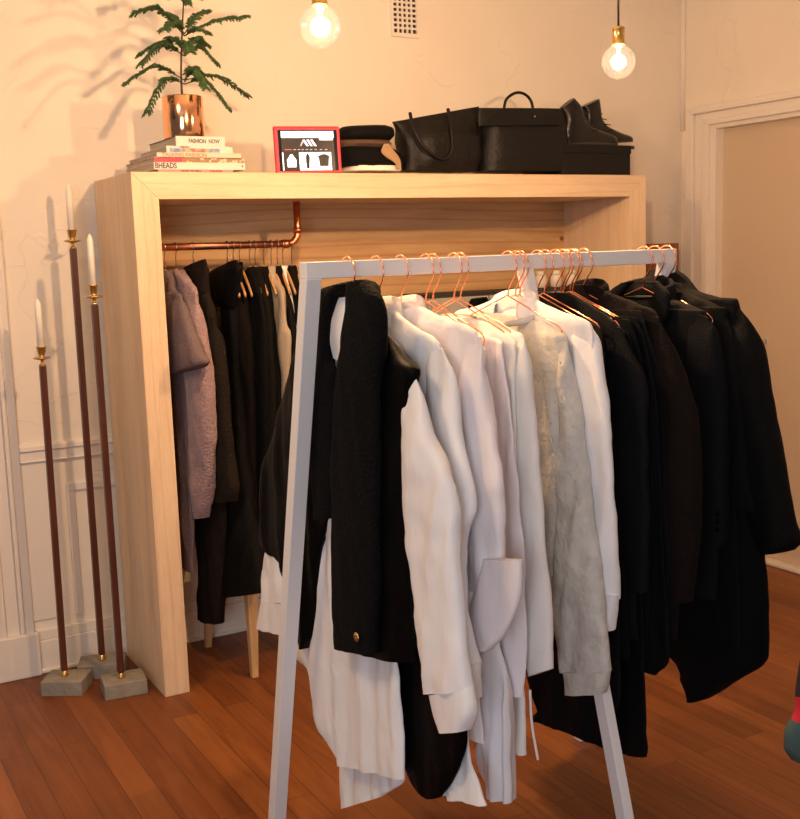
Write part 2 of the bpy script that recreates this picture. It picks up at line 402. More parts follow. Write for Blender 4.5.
rp = obj('clothes_rail', bm, M['copperpipe'], wr, label='copper pipe clothes rail')
obj('fitting', bm2, M['copperpipe'], rp)

# cabinet inside the wardrobe, with jars on top
CYc = Y0w+.24
cz = onY(430, 295, CYc).z; cx0 = onY(428, 300, CYc).x; cx1 = X1-WT-.03
cb = thing('low_cabinet', 'pale grey cabinet with a dark top standing inside the wardrobe behind the rack', 'cabinet', (cx0, CYc, 0))
obj('body', BOX(cx0+.01, cx1, CYc+.01, Y1w-.04, 0, cz-.012), M['grey_paint'], cb, smooth=False, bevel=.003)
obj('top', BOX(cx0, cx1, CYc, Y1w-.035, cz-.012, cz), M['dark'], cb, label='dark top edge', smooth=False)
xm = onY(489, 300, CYc).x
obj('door', BOX(cx0+.015, xm-.004, CYc-.004, CYc+.012, .05, cz-.016), M['grey_paint'], cb, smooth=False, bevel=.002)
obj('door', BOX(xm+.004, cx1-.01, CYc-.004, CYc+.012, .05, cz-.016), M['grey_paint'], cb, smooth=False, bevel=.002)
for i, (px, lab) in enumerate(((541, 'leftmost milky jar on the cabinet inside the wardrobe'), (556, 'middle milky jar on the cabinet inside the wardrobe'), (571, 'rightmost milky jar on the cabinet inside the wardrobe'))):
    p = onY(px, 290, CYc+.08)
    j = thing('glass_jar', lab, 'jar', (p.x, p.y, cz), 'milky jars on the cabinet')
    bm = bmesh.new(); lathe(bm, [(.02, 0), (.026, .004), (.026, .048), (.021, .056)], (p.x, p.y, cz), 18); obj('body', bm, M['porcelain'], j)
    bm = bmesh.new(); lathe(bm, [(.021, .056), (.023, .058), (.023, .072), (.018, .075)], (p.x, p.y, cz), 18); obj('lid', bm, M['porcelain'], j)
# black pouch hanging on the cabinet front
p = onY(480, 306, CYc-.03)
bm = LOFT([((472, 299), (486, 297)), ((469, 305), (489, 304)), ((470, 312), (489, 313)), ((475, 318), (486, 319))], CYc-.03, .022, mode='Y')
o = obj('black_pouch', bm, M['black_leather']); tag(o, 'small rounded black pouch hanging on the grey cabinet front behind copper hangers', 'pouch')
# stool
f1 = onZ(254.5, 677, 0); f2 = onZ(208, 647, 0)
print('stool', f1, f2)
st = thing('wooden_stool', 'pale wooden stool with tapered legs standing in the wardrobe under hanging coats', 'stool', (f1.x, f1.y, 0))
sz = .335
ax, ay = f1.x, f1.y; bx, by = f2.x, f2.y
corners = [(ax, ay), (bx, by), (ax+.30, ay+.02), (ax+.28, by)]
cxm = (ax+bx)/2+.12; cym = (ay+by)/2
for (lx, ly) in corners:
    tx, ty = lx+(cxm-lx)*.12, ly+(cym-ly)*.12
    bm = bmesh.new()
    v = []
    for (qx, qy, qz, s) in ((lx, ly, 0, .0125), (tx, ty, sz, .021)):
        v.append([bm.verts.new((qx+a*s, qy+b*s, qz)) for a, b in ((-1, -1), (1, -1), (1, 1), (-1, 1))])
    for k_ in range(4): bm.faces.new((v[0][k_], v[0][(k_+1) % 4], v[1][(k_+1) % 4], v[1][k_]))
    bm.faces.new(v[0][::-1]); bm.faces.new(v[1])
    obj('leg', bm, M['stool'], st, smooth=False, bevel=.003)
obj('seat', BOX(min(ax, bx)+.0, ax+.31, ay-.01, by+.02, sz, sz+.02), M['stool'], st, smooth=False, bevel=.01)

# ------------------------------------------------------------------ rack
xl = onY(306, 268, YR-BAR/2).x; xr = onY(677, 256, YR-BAR/2).x; xmid = onY(522, 275, YR-BAR/2-.02).x
rk = thing('clothes_rack', 'white three-legged clothes rack with a square rail in the middle of the room', 'clothes rack', (xl, YR, 0))
obj('rail', BOX(xl, xr, YR-BAR/2, YR+BAR/2, ZR-BAR, ZR), M['white'], rk, smooth=False, bevel=.002)
TA = math.tan(math.radians(14.1))
def leg(x, d, wx=BAR, TA=TA):
    bm = bmesh.new(); y1 = YR+d*TA*(ZR-BAR); w = BAR/2*1.03
    prism(bm, [(YR-w, ZR-BAR+.0005), (YR+w, ZR-BAR+.0005), (y1+w, 0), (y1-w, 0)], 'x', x, x+wx)
    obj('leg', bm, M['white'], rk, smooth=False, bevel=.002)
leg(xl, 1); leg(xr-BAR, 1); leg(1.588, -1, .026, math.tan(math.radians(15.9)))

# ------------------------------------------------------------------ hangers
HW = .215; HZ = ZR+.0035
def hook_pts(X, y0, r, ztop, zb):
    # from the back over the rail, round the front, in under the rail and down the shaft
    pts = []
    for a in range(150, -51, -10):
        pts.append((X, y0-r*math.cos(math.radians(a)), ztop-r+r*math.sin(math.radians(a))))
    e = pts[-1]
    pts += [(X, y0-r*.12, e[2]-r*.62), (X, y0, e[2]-r*.95), (X, y0, zb)]
    return pts
def wire_hanger(px, py, label, drop=.098, slope=.33, half=HW, tip=0):
    X = onY(px, py, YR).x
    h = thing('clothes_hanger', label, 'clothes hanger', (X, YR, ZR), 'copper wire hangers on the white rack')
    za = ZR-drop
    bm = bmesh.new(); tube(bm, hook_pts(X, YR-.004, .037, HZ+.006, za), .0018, 8); obj('hook', bm, M['copperwire'], h)
    bm = bmesh.new(); ze = za-slope*half; r = .012
    pts = [(X, YR, za)]
    side = lambda s: [(X, YR-s*(half-.012), ze+.004), (X, YR-s*(half-.002), ze-.006), (X, YR-s*half, ze-.014), (X, YR-s*(half-.004), ze-.022), (X, YR-s*(half-.014), ze-.026)]
    pts = [(X, YR, za)] + side(1) + [p for p in side(-1)[::-1]]
    tube(bm, pts, .0018, 8, closed=True); obj('shoulder_wire', bm, M['copperwire'], h)
    return X, za
def wood_hanger(px, py, label, half=.105):
    X = onY(px, py, RY).x
    h = thing('clothes_hanger', label, 'clothes hanger', (X, RY, zr), 'wooden hangers on the copper rail')
    top = zr+.0135+.002; za = zr-.075
    bm = bmesh.new(); tube(bm, hook_pts(X, RY, .0175, top+.001, za-.005), .0016, 8); obj('hook', bm, M['steel'], h)
    bm = bmesh.new(); rows = []
    N = 25; prev = None
    for i in range(N):
        s = -1+2*i/(N-1); y = RY-s*half
        zt = za-.10*abs(s)**1.35; hh = .030*(1-.45*abs(s)); tk = .0045*(1-.2*abs(s))
        zb = zt-hh
        ring = [bm.verts.new((X-tk, y, zt-.004)), bm.verts.new((X, y, zt)), bm.verts.new((X+tk, y, zt-.004)), bm.verts.new((X+tk, y, zb)), bm.verts.new((X-tk, y, zb))]
        if prev:
            for k in range(5): bm.faces.new((prev[k], prev[(k+1) % 5], ring[(k+1) % 5], ring[k]))
        else: bm.faces.new(ring[::-1])
        prev = ring
    bm.faces.new(prev); obj('arm', bm, M['hangwood'], h)
    return X, za
def collar(parent, X, z, ru, rx, hgt, mat_, Y0=YR, front=148, flap=1.15, lean=0, solid=.002, point=.03, front_dir=-1):
    bm = bmesh.new(); N = 30; prev = None
    for i in range(N+1):
        a = math.radians(-front+2*front*i/N)
        fr = (1-math.cos(a))/2                                    # 0 at the back, 1 at the front
        x = X-front_dir*rx*math.cos(a); y = Y0-ru*math.sin(a); zb = z-.035*fr
        ox = -front_dir*math.cos(a); oy = -math.sin(a)
        e = max(0, abs(math.degrees(a))-front+30)/30
        prof = [(0, 0), (-.001, hgt*.5), (.001, hgt), (.006, hgt*1.06), (.011, hgt*.9), (.015, hgt*.35), (.019, hgt*(1.06-flap)-point*e)]
        ring = [bm.verts.new((x+ox*o_, y+oy*o_, zb+h_)) for o_, h_ in prof]
        if prev:
            for k in range(len(prof)-1): bm.faces.new((prev[k], prev[k+1], ring[k+1], ring[k]))
        prev = ring
    return obj('collar', bm, mat_, parent, solid=solid)
def band(parent, X, z, ru, rx, mat_, Y0=YR, drop=.04, r=.006, front_dir=-1):
    bm = bmesh.new(); pts = []
    for i in range(28):
        a = 2*PI*i/28
        pts.append((X-front_dir*rx*math.cos(a), Y0-ru*math.sin(a), z-drop*(1-math.cos(a))/2))
    tube(bm, pts, r, 8, closed=True); return obj('neckband', bm, mat_, parent)
def button(parent, X, px, py, r, mat_):
    w = onX(px, py, X)
    bm = bmesh.new(); lathe(bm, [(r, 0), (r*1.05, -.002), (r*.8, -.004), (r*.3, -.003)], (X, w.y, w.z), 16, 'x')
    obj('button', bm, mat_, parent)
WHG = 'white tops on the rack'; BLG = 'black clothes on the rack'; WDG = 'clothes on the copper rail'
def garment(name, label, cat, X, Y0, group): return thing(name, label, cat, (X, Y0, 1.2), group)

# --- A black shearling waistcoat over a white shirt, on one hanger
XA, _ = wire_hanger(347, 290, 'copper wire hanger holding the black shearling waistcoat nearest the rack end', drop=.12, slope=.42, half=.19)
v = garment('waistcoat', 'long black leather waistcoat with a black shearling collar, first on the rack', 'waistcoat', XA, YR, 'clothes at the near end of the rack')
obj('front_panel', LOFT([((352, 316), (387, 337), .012), ((352, 345), (404, 357), .025), ((352, 372), (418, 372), .032), ((350, 400), (413, 402)), ((350, 480), (413, 480)), ((350, 560), (414, 560)), ((352, 625), (417, 630)), ((356, 650), (417, 662))], XA, .030, fold=.004, lam=.12, cr=.002, seed=1), M['black_leather'], v)
obj('front_panel', LOFT([((320, 300), (338, 306), .012), ((300, 345), (337, 345), .02), ((288, 385), (337, 380)), ((275, 431), (338, 430)), ((263, 476), (336, 480)), ((258, 538), (332, 518)), ((279, 563), (322, 545)), ((294, 592), (319, 585)), ((300, 632), (314, 632)), ((305, 648), (308, 648))], XA, .022, fold=.008, lam=.11, seed=2), M['black_leather'], v)
obj('back_panel', LOFT([((330, 330), (385, 336), .01), ((330, 372), (414, 374)), ((340, 480), (410, 480)), ((360, 560), (414, 570)), ((385, 640), (424, 640)), ((396, 672), (445, 672)), ((398, 710), (462, 705)), ((400, 745), (466, 735)), ((408, 775), (461, 762)), ((418, 792), (450, 786)), ((428, 799), (440, 797))], XA+.045, .012, fold=.002, cr=.001, seed=3), M['black_leather'], v)
sh = obj('collar', LOFT([((349, 283), (366, 281), .018), ((349, 293), (380, 300), .022), ((348, 310), (384, 328), .024), ((344, 345), (384, 348)), ((339, 375), (379, 385)), ((335, 450), (378, 450)), ((333, 520), (378, 520)), ((334, 600), (378, 600)), ((336, 648), (376, 653))], XA-.042, .024, wr=.003, seed=4, pw=.7), M['shear'], v, label='black shearling collar strip with a button')
obj('collar', LOFT([((335, 285), (350, 284), .016), ((318, 304), (334, 297), .016), ((312, 330), (325, 330), .014), ((311, 352), (325, 350), .014), ((313, 375), (334, 370)), ((314, 420), (336, 392)), ((316, 519), (334, 518))], XA-.036, .02, wr=.003, seed=5, pw=.7), M['shear'], v, label='black shearling collar strip')
bm = bmesh.new()
w1 = onX(326, 296, XA); w2 = onX(367, 292, XA)
tube(bm, smooth_path([(XA-.035, w1.y, w1.z-.02), (XA, w1.y-.01, w1.z+.0), (XA+.03, (w1.y+w2.y)/2, w1.z+.015), (XA+.01, w2.y, w2.z), (XA-.03, w2.y-.005, w2.z-.02)], 6), .022, 12)
obj('back_collar', bm, M['shear'], v)
button(sh, XA-.066, 357, 637, .011, M['brass'])
s = garment('shirt', 'long white shirt worn inside the black waistcoat, its cuffs hanging out', 'shirt', XA, YR, 'clothes at the near end of the rack')
XS = XA+.012
obj('torso', LOFT([((-.06, 1.42), (.06, 1.42), .01), (None, (400, 350), .014), (None, (408, 375)), (None, (402, 430)), ((316, 500), (392, 500)), ((316, 560), (395, 560)), ((313, 620), (398, 620)), ((297, 652), (398, 655)), ((308, 671), (400, 680)), ((315, 718), (402, 720)), ((330, 745), (404, 755)), ((338, 762), (405, 779))], XS, .016, fold=.008, lam=.13, seed=6), M['cotton'], s)
obj('back_tail', LOFT([((338, 690), (400, 690)), ((340, 750), (404, 745)), ((340, 790), (404, 780)), ((341, 809), (383, 796))], XS+.03, .008, fold=.006, seed=7), M['cotton'], s)
sl = obj('sleeve', LOFT([((404, 376), (414, 371), .015), ((402, 400), (423, 404), .03), ((404, 440), (434, 440)), ((406, 490), (452, 485)), ((410, 540), (458, 540)), ((417, 590), (461, 595)), ((424, 650), (465, 645)), ((430, 692), (471, 690))], XA-.002, .027, wr=.004, cr=.009, tp=.3, seed=8), M['cotton'], s)
obj('cuff', LOFT([((433, 694), (471, 687)), ((438, 715), (475, 711)), ((444, 731), (468, 730))], XA-.002, .026, wr=.001, cr=.003, seed=9), M['cotton'], sl)
sl = obj('sleeve', LOFT([((285, 400), (312, 395), .02), ((272, 470), (303, 470)), ((268, 540), (300, 540)), ((264, 577), (302, 577)), ((265, 600), (304, 602))], XS+.005, .026, wr=.006, seed=10), M['cotton'], s)
obj('cuff', LOFT([((264, 600), (304, 603)), ((261, 627), (301, 636))], XS+.005, .028, wr=.002, seed=11), M['cotton'], sl)
obj('collar', LOFT([((330, 299), (345, 297), .006), ((329, 315), (348, 318), .006), ((330, 335), (346, 340), .006), ((334, 358), (342, 362), .004)], XA-.015, .006, seed=90, cr=.002), M['cotton'], s)
collar(s, XS-.005, 1.395, .045, .02, .035, M['cotton'], point=.0, front=90)

# --- B white shirt
XB, _ = wire_hanger(375.5, 290, 'copper wire hanger holding the white shirt with the high stand collar beside the waistcoat')
s = garment('shirt', 'white shirt with a pointed collar just behind the black waistcoat, gathered shoulder', 'shirt', XB, YR, WHG)
obj('torso', LOFT([((-.055, 1.425), (.055, 1.425), .012), (None, (410, 323), .014), (None, (440, 347), .02), (None, (437, 380)), (None, (436, 450)), (None, (440, 540)), (None, (448, 640)), (None, (466, 740)), ((420, 785), (485, 806))], XB, .018, fold=.010, lam=.085, seed=12), M['cotton'], s)
sl = obj('sleeve', LOFT([((428, 346), (442, 349), .015), ((426, 372), (453, 378), .026), ((428, 420), (460, 432)), ((433, 460), (466, 462)), ((442, 500), (475, 508)), ((446, 530), (468, 535)), ((452, 578), (463, 574)), ((456, 620), (468, 620)), ((462, 660), (477, 663))], XB-.004, .020, wr=.004, cr=.008, tp=.3, seed=13), M['cotton'], s)
obj('cuff', LOFT([((462, 660), (478, 664)), ((468, 694), (479, 698))], XB-.008, .02, wr=.004, seed=14), M['cotton'], sl)
collar(s, XB, 1.405, .07, .035, .036, M['cotton'], point=.045)
# --- C white shirt with a wide square cuff
XC, _ = wire_hanger(400, 290, 'copper wire hanger holding the white shirt with the wide square cuff')
s = garment('shirt', 'pale pinkish white shirt with a wide square turned-back cuff', 'shirt', XC, YR, WHG)
obj('torso', LOFT([((-.05, 1.43), (.05, 1.43), .012), (None, (440, 316), .014), (None, (477, 336), .02), (None, (474, 380)), (None, (470, 450)), (None, (472, 560)), (None, (476, 660)), (None, (480, 745))], XC, .014, fold=.008, lam=.09, seed=15), M['pinkwhite'], s)
sl = obj('sleeve', LOFT([((468, 335), (480, 337), .015), ((464, 370), (485, 388), .026), ((462, 420), (493, 430)), ((465, 470), (504, 477)), ((468, 520), (505, 502)), ((470, 560), (502, 556)), ((472, 590), (498, 595))], XC-.003, .018, wr=.004, cr=.008, tp=.3, seed=16), M['pinkwhite'], s)
obj('cuff', LOFT([((484, 559), (522, 560)), ((478, 587), (521, 586)), ((470, 612), (514, 615)), ((474, 632), (503, 637)), ((482, 649), (488, 651))], XC-.016, .014, wr=.002, cr=.003, seed=17), M['pinkwhite'], sl)
collar(s, XC, 1.405, .065, .035, .036, M['pinkwhite'], point=.03)
# --- D two pale tops slung low on their hangers
XD, _ = wire_hanger(425, 290, 'copper wire hanger of the floor-length white dress, first of the close pair')
s = garment('dress', 'longest sheer white dress with its hem hanging near the floor', 'dress', XD, YR, WHG)
obj('bodice', LOFT([((-.12, 1.345), (.12, 1.345), .01), (None, (486, 352), .014), (None, (484, 400)), (None, (485, 520)), (None, (496, 640))], XD, .013, fold=.006, seed=18), M['sheer'], s)
obj('skirt', LOFT([(None, (494, 625)), ((474, 690), (509, 698)), ((480, 756), (512, 756)), ((488, 796), (513, 802))], XD, .020, fold=.012, lam=.07, seed=19, ramp0=.6), M['sheer'], s)
XD2, _ = wire_hanger(432, 290, 'copper wire hanger with its rounded end showing over the pale pink top')
s = garment('top', 'pale pink sleeveless top with a copper hanger end poking out at the shoulder', 'top', XD2, YR, WHG)
obj('torso', LOFT([((-.11, 1.36), (466, 318), .008), (None, (477, 332), .012), (None, (500, 341), .018), (None, (504, 356)), (None, (513, 424)), (None, (518, 485)), (None, (522, 560)), (None, (524, 620)), ((480, 688), (522, 697))], XD2+.026, .014, fold=.008, lam=.08, seed=20), M['pinkwhite'], s)
# --- E two cream tops
XE6, _ = wire_hanger(453, 288, 'copper wire hanger of the cream top with the wide beige neckline')
s = garment('top', 'cream top with a wide beige neckline and hanging drawstrings at the hem', 'top', XE6, YR, WHG)
obj('torso', LOFT([((-.09, 1.385), (.09, 1.385), .01), (None, (492, 325), .012), (None, (512, 340), .02), (None, (516, 358)), (None, (518, 440)), (None, (518, 540)), (None, (521, 640)), (None, (524, 690)), ((508, 735), (526, 755))], XE6, .018, fold=.008, lam=.08, seed=21), M['cream'], s)
band(s, XE6, 1.385, .075, .035, M['linen'], drop=.02)
for a, b in (((510, 696), (513, 732)), ((530, 690), (538, 760))):
    p, q = onX(*a, XE6-.02), onX(*b, XE6-.02)
    bm = bmesh.new(); tube(bm, smooth_path([p, (p+q)/2+Vector((0, .008, 0)), q], 5), .003, 6); obj('drawstring', bm, M['cream'], s)
XE7, _ = wire_hanger(459.5, 288, 'copper wire hanger of the cream jersey top with a long sleeve')
s = garment('top', 'cream white jersey top with a long narrow sleeve, left of the grey sweater', 'top', XE7, YR, WHG)
obj('torso', LOFT([((-.08, 1.39), (499, 321), .01), (None, (512, 330), .012), (None, (524, 338), .02), (None, (525, 370)), (None, (524, 470)), (None, (528, 600))], XE7+.008, .015, fold=.006, seed=22), M['cream'], s)
sl = obj('sleeve', LOFT([((514, 338), (525, 338), .014), ((510, 365), (529, 360), .024), ((508, 430), (535, 424)), ((511, 480), (540, 471)), ((515, 540), (544, 536)), ((519, 600), (549, 605)), ((524, 652), (551, 655))], XE7+.004, .017, wr=.003, cr=.005, tp=.3, seed=23), M['cream'], s)
obj('cuff', LOFT([((524, 648), (551, 652)), ((531, 676), (551, 669))], XE7+.004, .0175, wr=.001, cr=.002, seed=24), M['cream'], sl)
# --- F grey frayed sweater
XF, _ = wire_hanger(507, 280, 'copper wire hanger holding the grey frayed sweater')
s = garment('sweater', 'light grey sweater with frayed loose threads and a wide cuff', 'sweater', XF, YR, WHG)
obj('torso', LOFT([((-.105, 1.39), (540, 321), .012), (None, (556, 330), .02), (None, (567, 341), .026), (None, (567, 380)), (None, (564, 450)), (None, (562, 530)), (None, (556, 575))], XF, .024, fold=.006, lam=.1, wr=.004, seed=25), M['greyknit'], s)
sl = obj('sleeve', LOFT([((557, 339), (568, 342), .016), ((562, 365), (571, 376), .03), ((563, 430), (581, 434)), ((559, 492), (588, 492)), ((558, 540), (595, 540)), ((555, 580), (602, 582)), ((556, 630), (608, 646)), ((563, 672), (610, 671))], XF-.004, .026, wr=.005, cr=.006, tp=.25, seed=26, step=.012), M['greyknit'], s)
obj('cuff', LOFT([((565, 671), (610, 671)), ((567, 683), (608, 683)), ((568, 694), (604, 693))], XF-.004, .027, wr=.003, cr=.004, seed=27), M['greyknit'], sl)
band(s, XF, 1.392, .10, .05, M['greyknit'], drop=.03, r=.007)
bm = bmesh.new()
for i in range(70):
    px = random.uniform(532, 585); py = random.uniform(360, 500)
    if px > 560+(py-340)*.15: continue
    p = onX(px, py, XF-(.031 if px > 560 else .027)); q = p+Vector((-.004, random.uniform(-.025, .005), random.uniform(-.03, .006)))
    tube(bm, [p, (p+q)/2+Vector((-.003, 0, .003)), q], [.0011, .0011, .0005], 5)
o = obj('loose_threads', bm, M['greyknit'], s, kind='stuff')
# --- G, H white shirts behind the sweater
XG, _ = wire_hanger(514.5, 280, 'copper wire hanger of the white blouse hidden behind the grey sweater')
s = garment('blouse', 'white blouse mostly hidden behind the grey sweater', 'blouse', XG, YR, WHG)
obj('torso', LOFT([((-.07, 1.41), (.07, 1.41), .008), (None, (552, 322), .01), (None, (568, 334), .012), (None, (570, 420)), (None, (572, 540)), (None, (576, 620))], XG+.002, .006, cr=.002, seed=28), M['cotton'], s)
XH, _ = wire_hanger(518.5, 272, 'copper wire hanger holding the white collared shirt next to the black clothes')
s = garment('shirt', 'white collared shirt hanging last in the white row, against the black clothes', 'shirt', XH, YR, WHG)
obj('torso', LOFT([((-.06, 1.425), (.06, 1.425), .012), (None, (560, 311), .014), (None, (588, 322), .02), (None, (592, 350)), (None, (590, 420)), (None, (592, 520)), (None, (594, 590))], XH-.010, .008, fold=.003, lam=.08, cr=.004, seed=29), M['cotton'], s)
sl = obj('sleeve', LOFT([((572, 319), (589, 322), .014), ((572, 340), (596, 340), .026), ((576, 380), (604, 380)), ((580, 423), (610, 423)), ((586, 485), (614, 485)), ((592, 550), (617, 553)), ((598, 590), (616, 600))], XH, .018, wr=.004, cr=.009, tp=.3, seed=30), M['cotton'], s)
obj('cuff', LOFT([((597, 585), (617, 596)), ((604, 626), (611, 631))], XH, .018, wr=.002, seed=31), M['cotton'], sl)
collar(s, XH-.016, 1.405, .075, .018, .036, M['cotton'], point=.05)

# --- black clothes
def black(px, py, hl, name, gl, cat, m, torso, sleeve=None, th=.016, seed=40, col=None, dx=0):
    X, _ = wire_hanger(px, py, hl)
    g = garment(name, gl, cat, X, YR, BLG)
    obj('torso', LOFT(torso, X+dx, th, fold=.005, lam=.1, seed=seed), M[m], g)
    if sleeve: obj('sleeve', LOFT(sleeve, X+dx-.003, th*1.3, wr=.003, cr=.005, tp=.3, seed=seed+1), M[m], g)
    if col: collar(g, X+dx, *col[:4], M[m], point=col[4], solid=.004)
    return g, X
black(536, 274, 'copper wire hanger of the black top beside the last white shirt', 'top', 'black top with bare copper hanger arms, right behind the last white shirt', 'top', 'black2',
      [((-.1, 1.37), (.1, 1.37), .008), (None, (590, 322), .01), (None, (603, 336), .014), (None, (608, 380)), (None, (614, 480)), (None, (618, 560)), ((532, 690), (620, 690)), ((533, 721), (600, 740))], th=.012, seed=41)
black(543.5, 275, 'copper wire hanger with a rounded end showing against black cloth', 'skirt', 'black narrow garment with a copper hanger loop exposed at the shoulder', 'skirt', 'black',
      [((-.1, 1.36), (.1, 1.36), .008), (None, (585, 320), .01), (None, (592, 333), .012), (None, (612, 420)), (None, (624, 560)), (None, (630, 660))], th=.010, seed=43)
black(554, 278, 'copper wire hanger of the black jacket with a small stand collar', 'jacket', 'black jacket with a small stand collar, narrow sleeve right of the white shirt', 'jacket', 'navy',
      [((-.06, 1.43), (.06, 1.43), .014), (None, (596, 308), .012), (None, (619, 326), .016), (None, (626, 350)), (None, (630, 450)), (None, (634, 560)), (None, (636, 640))],
      [((606, 324), (621, 328), .014), ((608, 350), (632, 356)), ((612, 390), (646, 388)), ((616, 440), (646, 440)), ((620, 520), (648, 520)), ((622, 590), (648, 592))], th=.014, seed=45)
black(560, 275, 'copper wire hanger of the longest black dress', 'dress', 'longest black dress, its uneven hem ending lowest beside the rack leg', 'dress', 'black2',
      [((-.1, 1.365), (.1, 1.365), .008), (None, (618, 330), .01), (None, (632, 345), .012), (None, (638, 450)), (None, (642, 560)), ((545, 680), (646, 677)), ((533, 716), (647, 720)), ((574, 736), (648, 746)), ((612, 751), (646, 757))], th=.012, seed=47)
black(563, 275, 'copper wire hanger of the black blouse, second of the tight black bunch', 'blouse', 'black blouse squeezed into the tight bunch of black clothes', 'blouse', 'black',
      [((-.1, 1.365), (.1, 1.365), .006), (None, (624, 320), .01), (None, (634, 328), .012), (None, (648, 400)), (None, (652, 520)), (None, (648, 660))], th=.008, seed=49, dx=.008)
black(569, 273, 'copper wire hanger of the black skirt with the pointed hem', 'skirt', 'black skirt with a pointed corner at its hem left of the big coat', 'skirt', 'black2',
      [((-.1, 1.365), (.1, 1.365), .006), (None, (630, 318), .01), (None, (640, 326), .012), (None, (656, 400)), (None, (664, 560)), ((628, 640), (669, 652)), ((643, 667), (656, 675))], th=.010, seed=51, dx=.006)
black(572, 273, 'copper wire hanger of the black shirt in front of the brownish jacket', 'shirt', 'plain black shirt between the pointed skirt and the brown-black jacket', 'shirt', 'navy',
      [((-.09, 1.38), (.09, 1.38), .006), (None, (634, 312), .01), (None, (645, 320), .012), (None, (662, 400)), (None, (668, 540)), (None, (668, 640))], th=.008, seed=53, dx=.012)
g18, X18 = black(582, 270, 'copper wire hanger of the brown-black jacket with a folded collar', 'jacket', 'brown-black jacket with a folded collar and smooth round shoulder', 'jacket', 'brown2',
      [((-.06, 1.445), (.055, 1.445), .018), (None, (612, 294), .016), (None, (640, 305), .02), (None, (657, 316), .024), (None, (668, 356)), (None, (676, 450)), (None, (680, 560)), (None, (676, 640))],
      [((646, 312), (659, 318), .016), ((650, 345), (675, 355)), ((656, 388), (686, 388)), ((662, 420), (696, 420)), ((664, 470), (698, 465)), ((664, 540), (696, 540)), ((664, 600), (690, 602))], th=.022, seed=55, dx=.012)
zc_ = onX(583, 279, X18+.03).z; collar(g18, X18+.012, zc_-.042, .065, .022, .039, M['brown2'], point=.02, solid=.005, front=110)
# blazer
XJ, _ = wire_hanger(642, 280, 'copper wire hanger holding the navy-black blazer, arms showing inside its collar')
g = garment('blazer', 'navy-black blazer with notched lapels and cuff buttons', 'blazer', XJ, YR, BLG)
obj('torso', LOFT([((-.07, 1.405), (.07, 1.405), .03), (None, (672, 299), .022), (None, (697, 308), .026), (None, (707, 318), .03), (None, (710, 370)), (None, (714, 460)), (None, (718, 540)), (None, (716, 600))], XJ+.01, .03, fold=.004, lam=.12, seed=60), M['navy'], g)
sl = obj('sleeve', LOFT([((690, 309), (708, 318), .018), ((690, 345), (717, 338), .034), ((690, 389), (724, 389)), ((692, 455), (726, 455)), ((694, 520), (727, 530)), ((695, 545), (724, 547))], XJ, .032, wr=.003, cr=.005, tp=.3, seed=61), M['navy'], g)
for y in (514, 522, 530): button(sl, XJ-.038, 718, y, .006, M['black_leather'])
obj('lapel', LOFT([((654, 281), (658, 282), .01), ((655, 292), (669, 297), .012), ((656, 312), (668, 316)), ((658, 318), (662, 330)), ((658, 360), (664, 360)), ((660, 420), (663, 420), .006)], XJ-.03, .010, wr=.001, seed=62), M['navy'], g)
obj('lapel', LOFT([((622, 283), (634, 281), .01), ((610, 292), (622, 296), .012), ((606, 310), (616, 312)), ((612, 350), (626, 350), .008)], XJ-.02, .010, wr=.001, seed=63), M['navy'], g)
zc_ = onX(636, 277.5, XJ+.04).z; collar(g, XJ+.01, zc_-.05, .085, .04, .047, M['navy'], point=.01, solid=.005, front=105)
w = onX(638, 296, XJ)
obj('label_patch', BOX(XJ+.018, XJ+.021, w.y-.03, w.y+.03, w.z-.035, w.z), M['linen'], g, smooth=False)
# coat 20
XK, _ = wire_hanger(653, 282, 'copper wire hanger of the plain black coat, middle of the last three hooks')
g = garment('coat', 'plain black coat squeezed between the blazer and the largest coat', 'coat', XK, YR, BLG)
obj('torso', LOFT([((-.07, 1.44), (.075, 1.44), .024), (None, (690, 294), .02), (None, (718, 306), .024), (None, (727, 318), .028), (None, (730, 400)), (None, (736, 520)), (None, (740, 600)), (None, (742, 650))], XK+.02, .022, fold=.004, seed=64), M['black'], g)
obj('sleeve', LOFT([((712, 309), (728, 320), .016), ((712, 350), (739, 356), .028), ((716, 420), (746, 420)), ((722, 480), (754, 490)), ((728, 508), (757, 511))], XK+.018, .026, wr=.003, cr=.005, tp=.3, seed=65), M['black'], g)
obj('collar', LOFT([((640, 281), (662, 275), .014, .01), ((632, 290), (674, 284), .026), ((630, 302), (684, 292), .028)], XK+.014, .026, wr=.002, seed=69), M['black'], g)
# coat 21
XL, _ = wire_hanger(665, 268, 'copper wire hanger of the largest black coat, last on the rail')
g = garment('coat', 'largest black wool coat at the far rack end, wide sleeve reaching right', 'coat', XL, YR, BLG)
XL2 = XL+.015
obj('torso', LOFT([((-.09, 1.44), (.06, 1.44), .02), (None, (694, 290), .03), (None, (724, 300), .034), (None, (738, 308), .04), (None, (746, 400)), (None, (754, 500)), (None, (762, 556)), (None, (768, 644)), ((672, 658), (762, 664)), ((684, 680), (742, 678)), ((696, 699), (706, 699))], XL2, .04, fold=.006, lam=.14, seed=66), M['black'], g)
sl = obj('sleeve', LOFT([((722, 303), (738, 308), .02), ((724, 330), (748, 324), .04), ((730, 360), (760, 352)), ((736, 402), (769, 402)), ((744, 457), (780, 457)), ((752, 516), (791, 516)), ((760, 545), (797, 541)), ((764, 553), (790, 551))], XL2-.004, .044, wr=.003, cr=.006, tp=.3, seed=67), M['black'], g)
obj('collar', LOFT([((652, 272), (668, 266), .02, .02), ((644, 282), (681, 275), .034, .01), ((640, 294), (690, 285), .038, .006), ((640, 304), (697, 293), .036, .004)], XL2, .036, wr=.002, seed=68), M['black'], g)

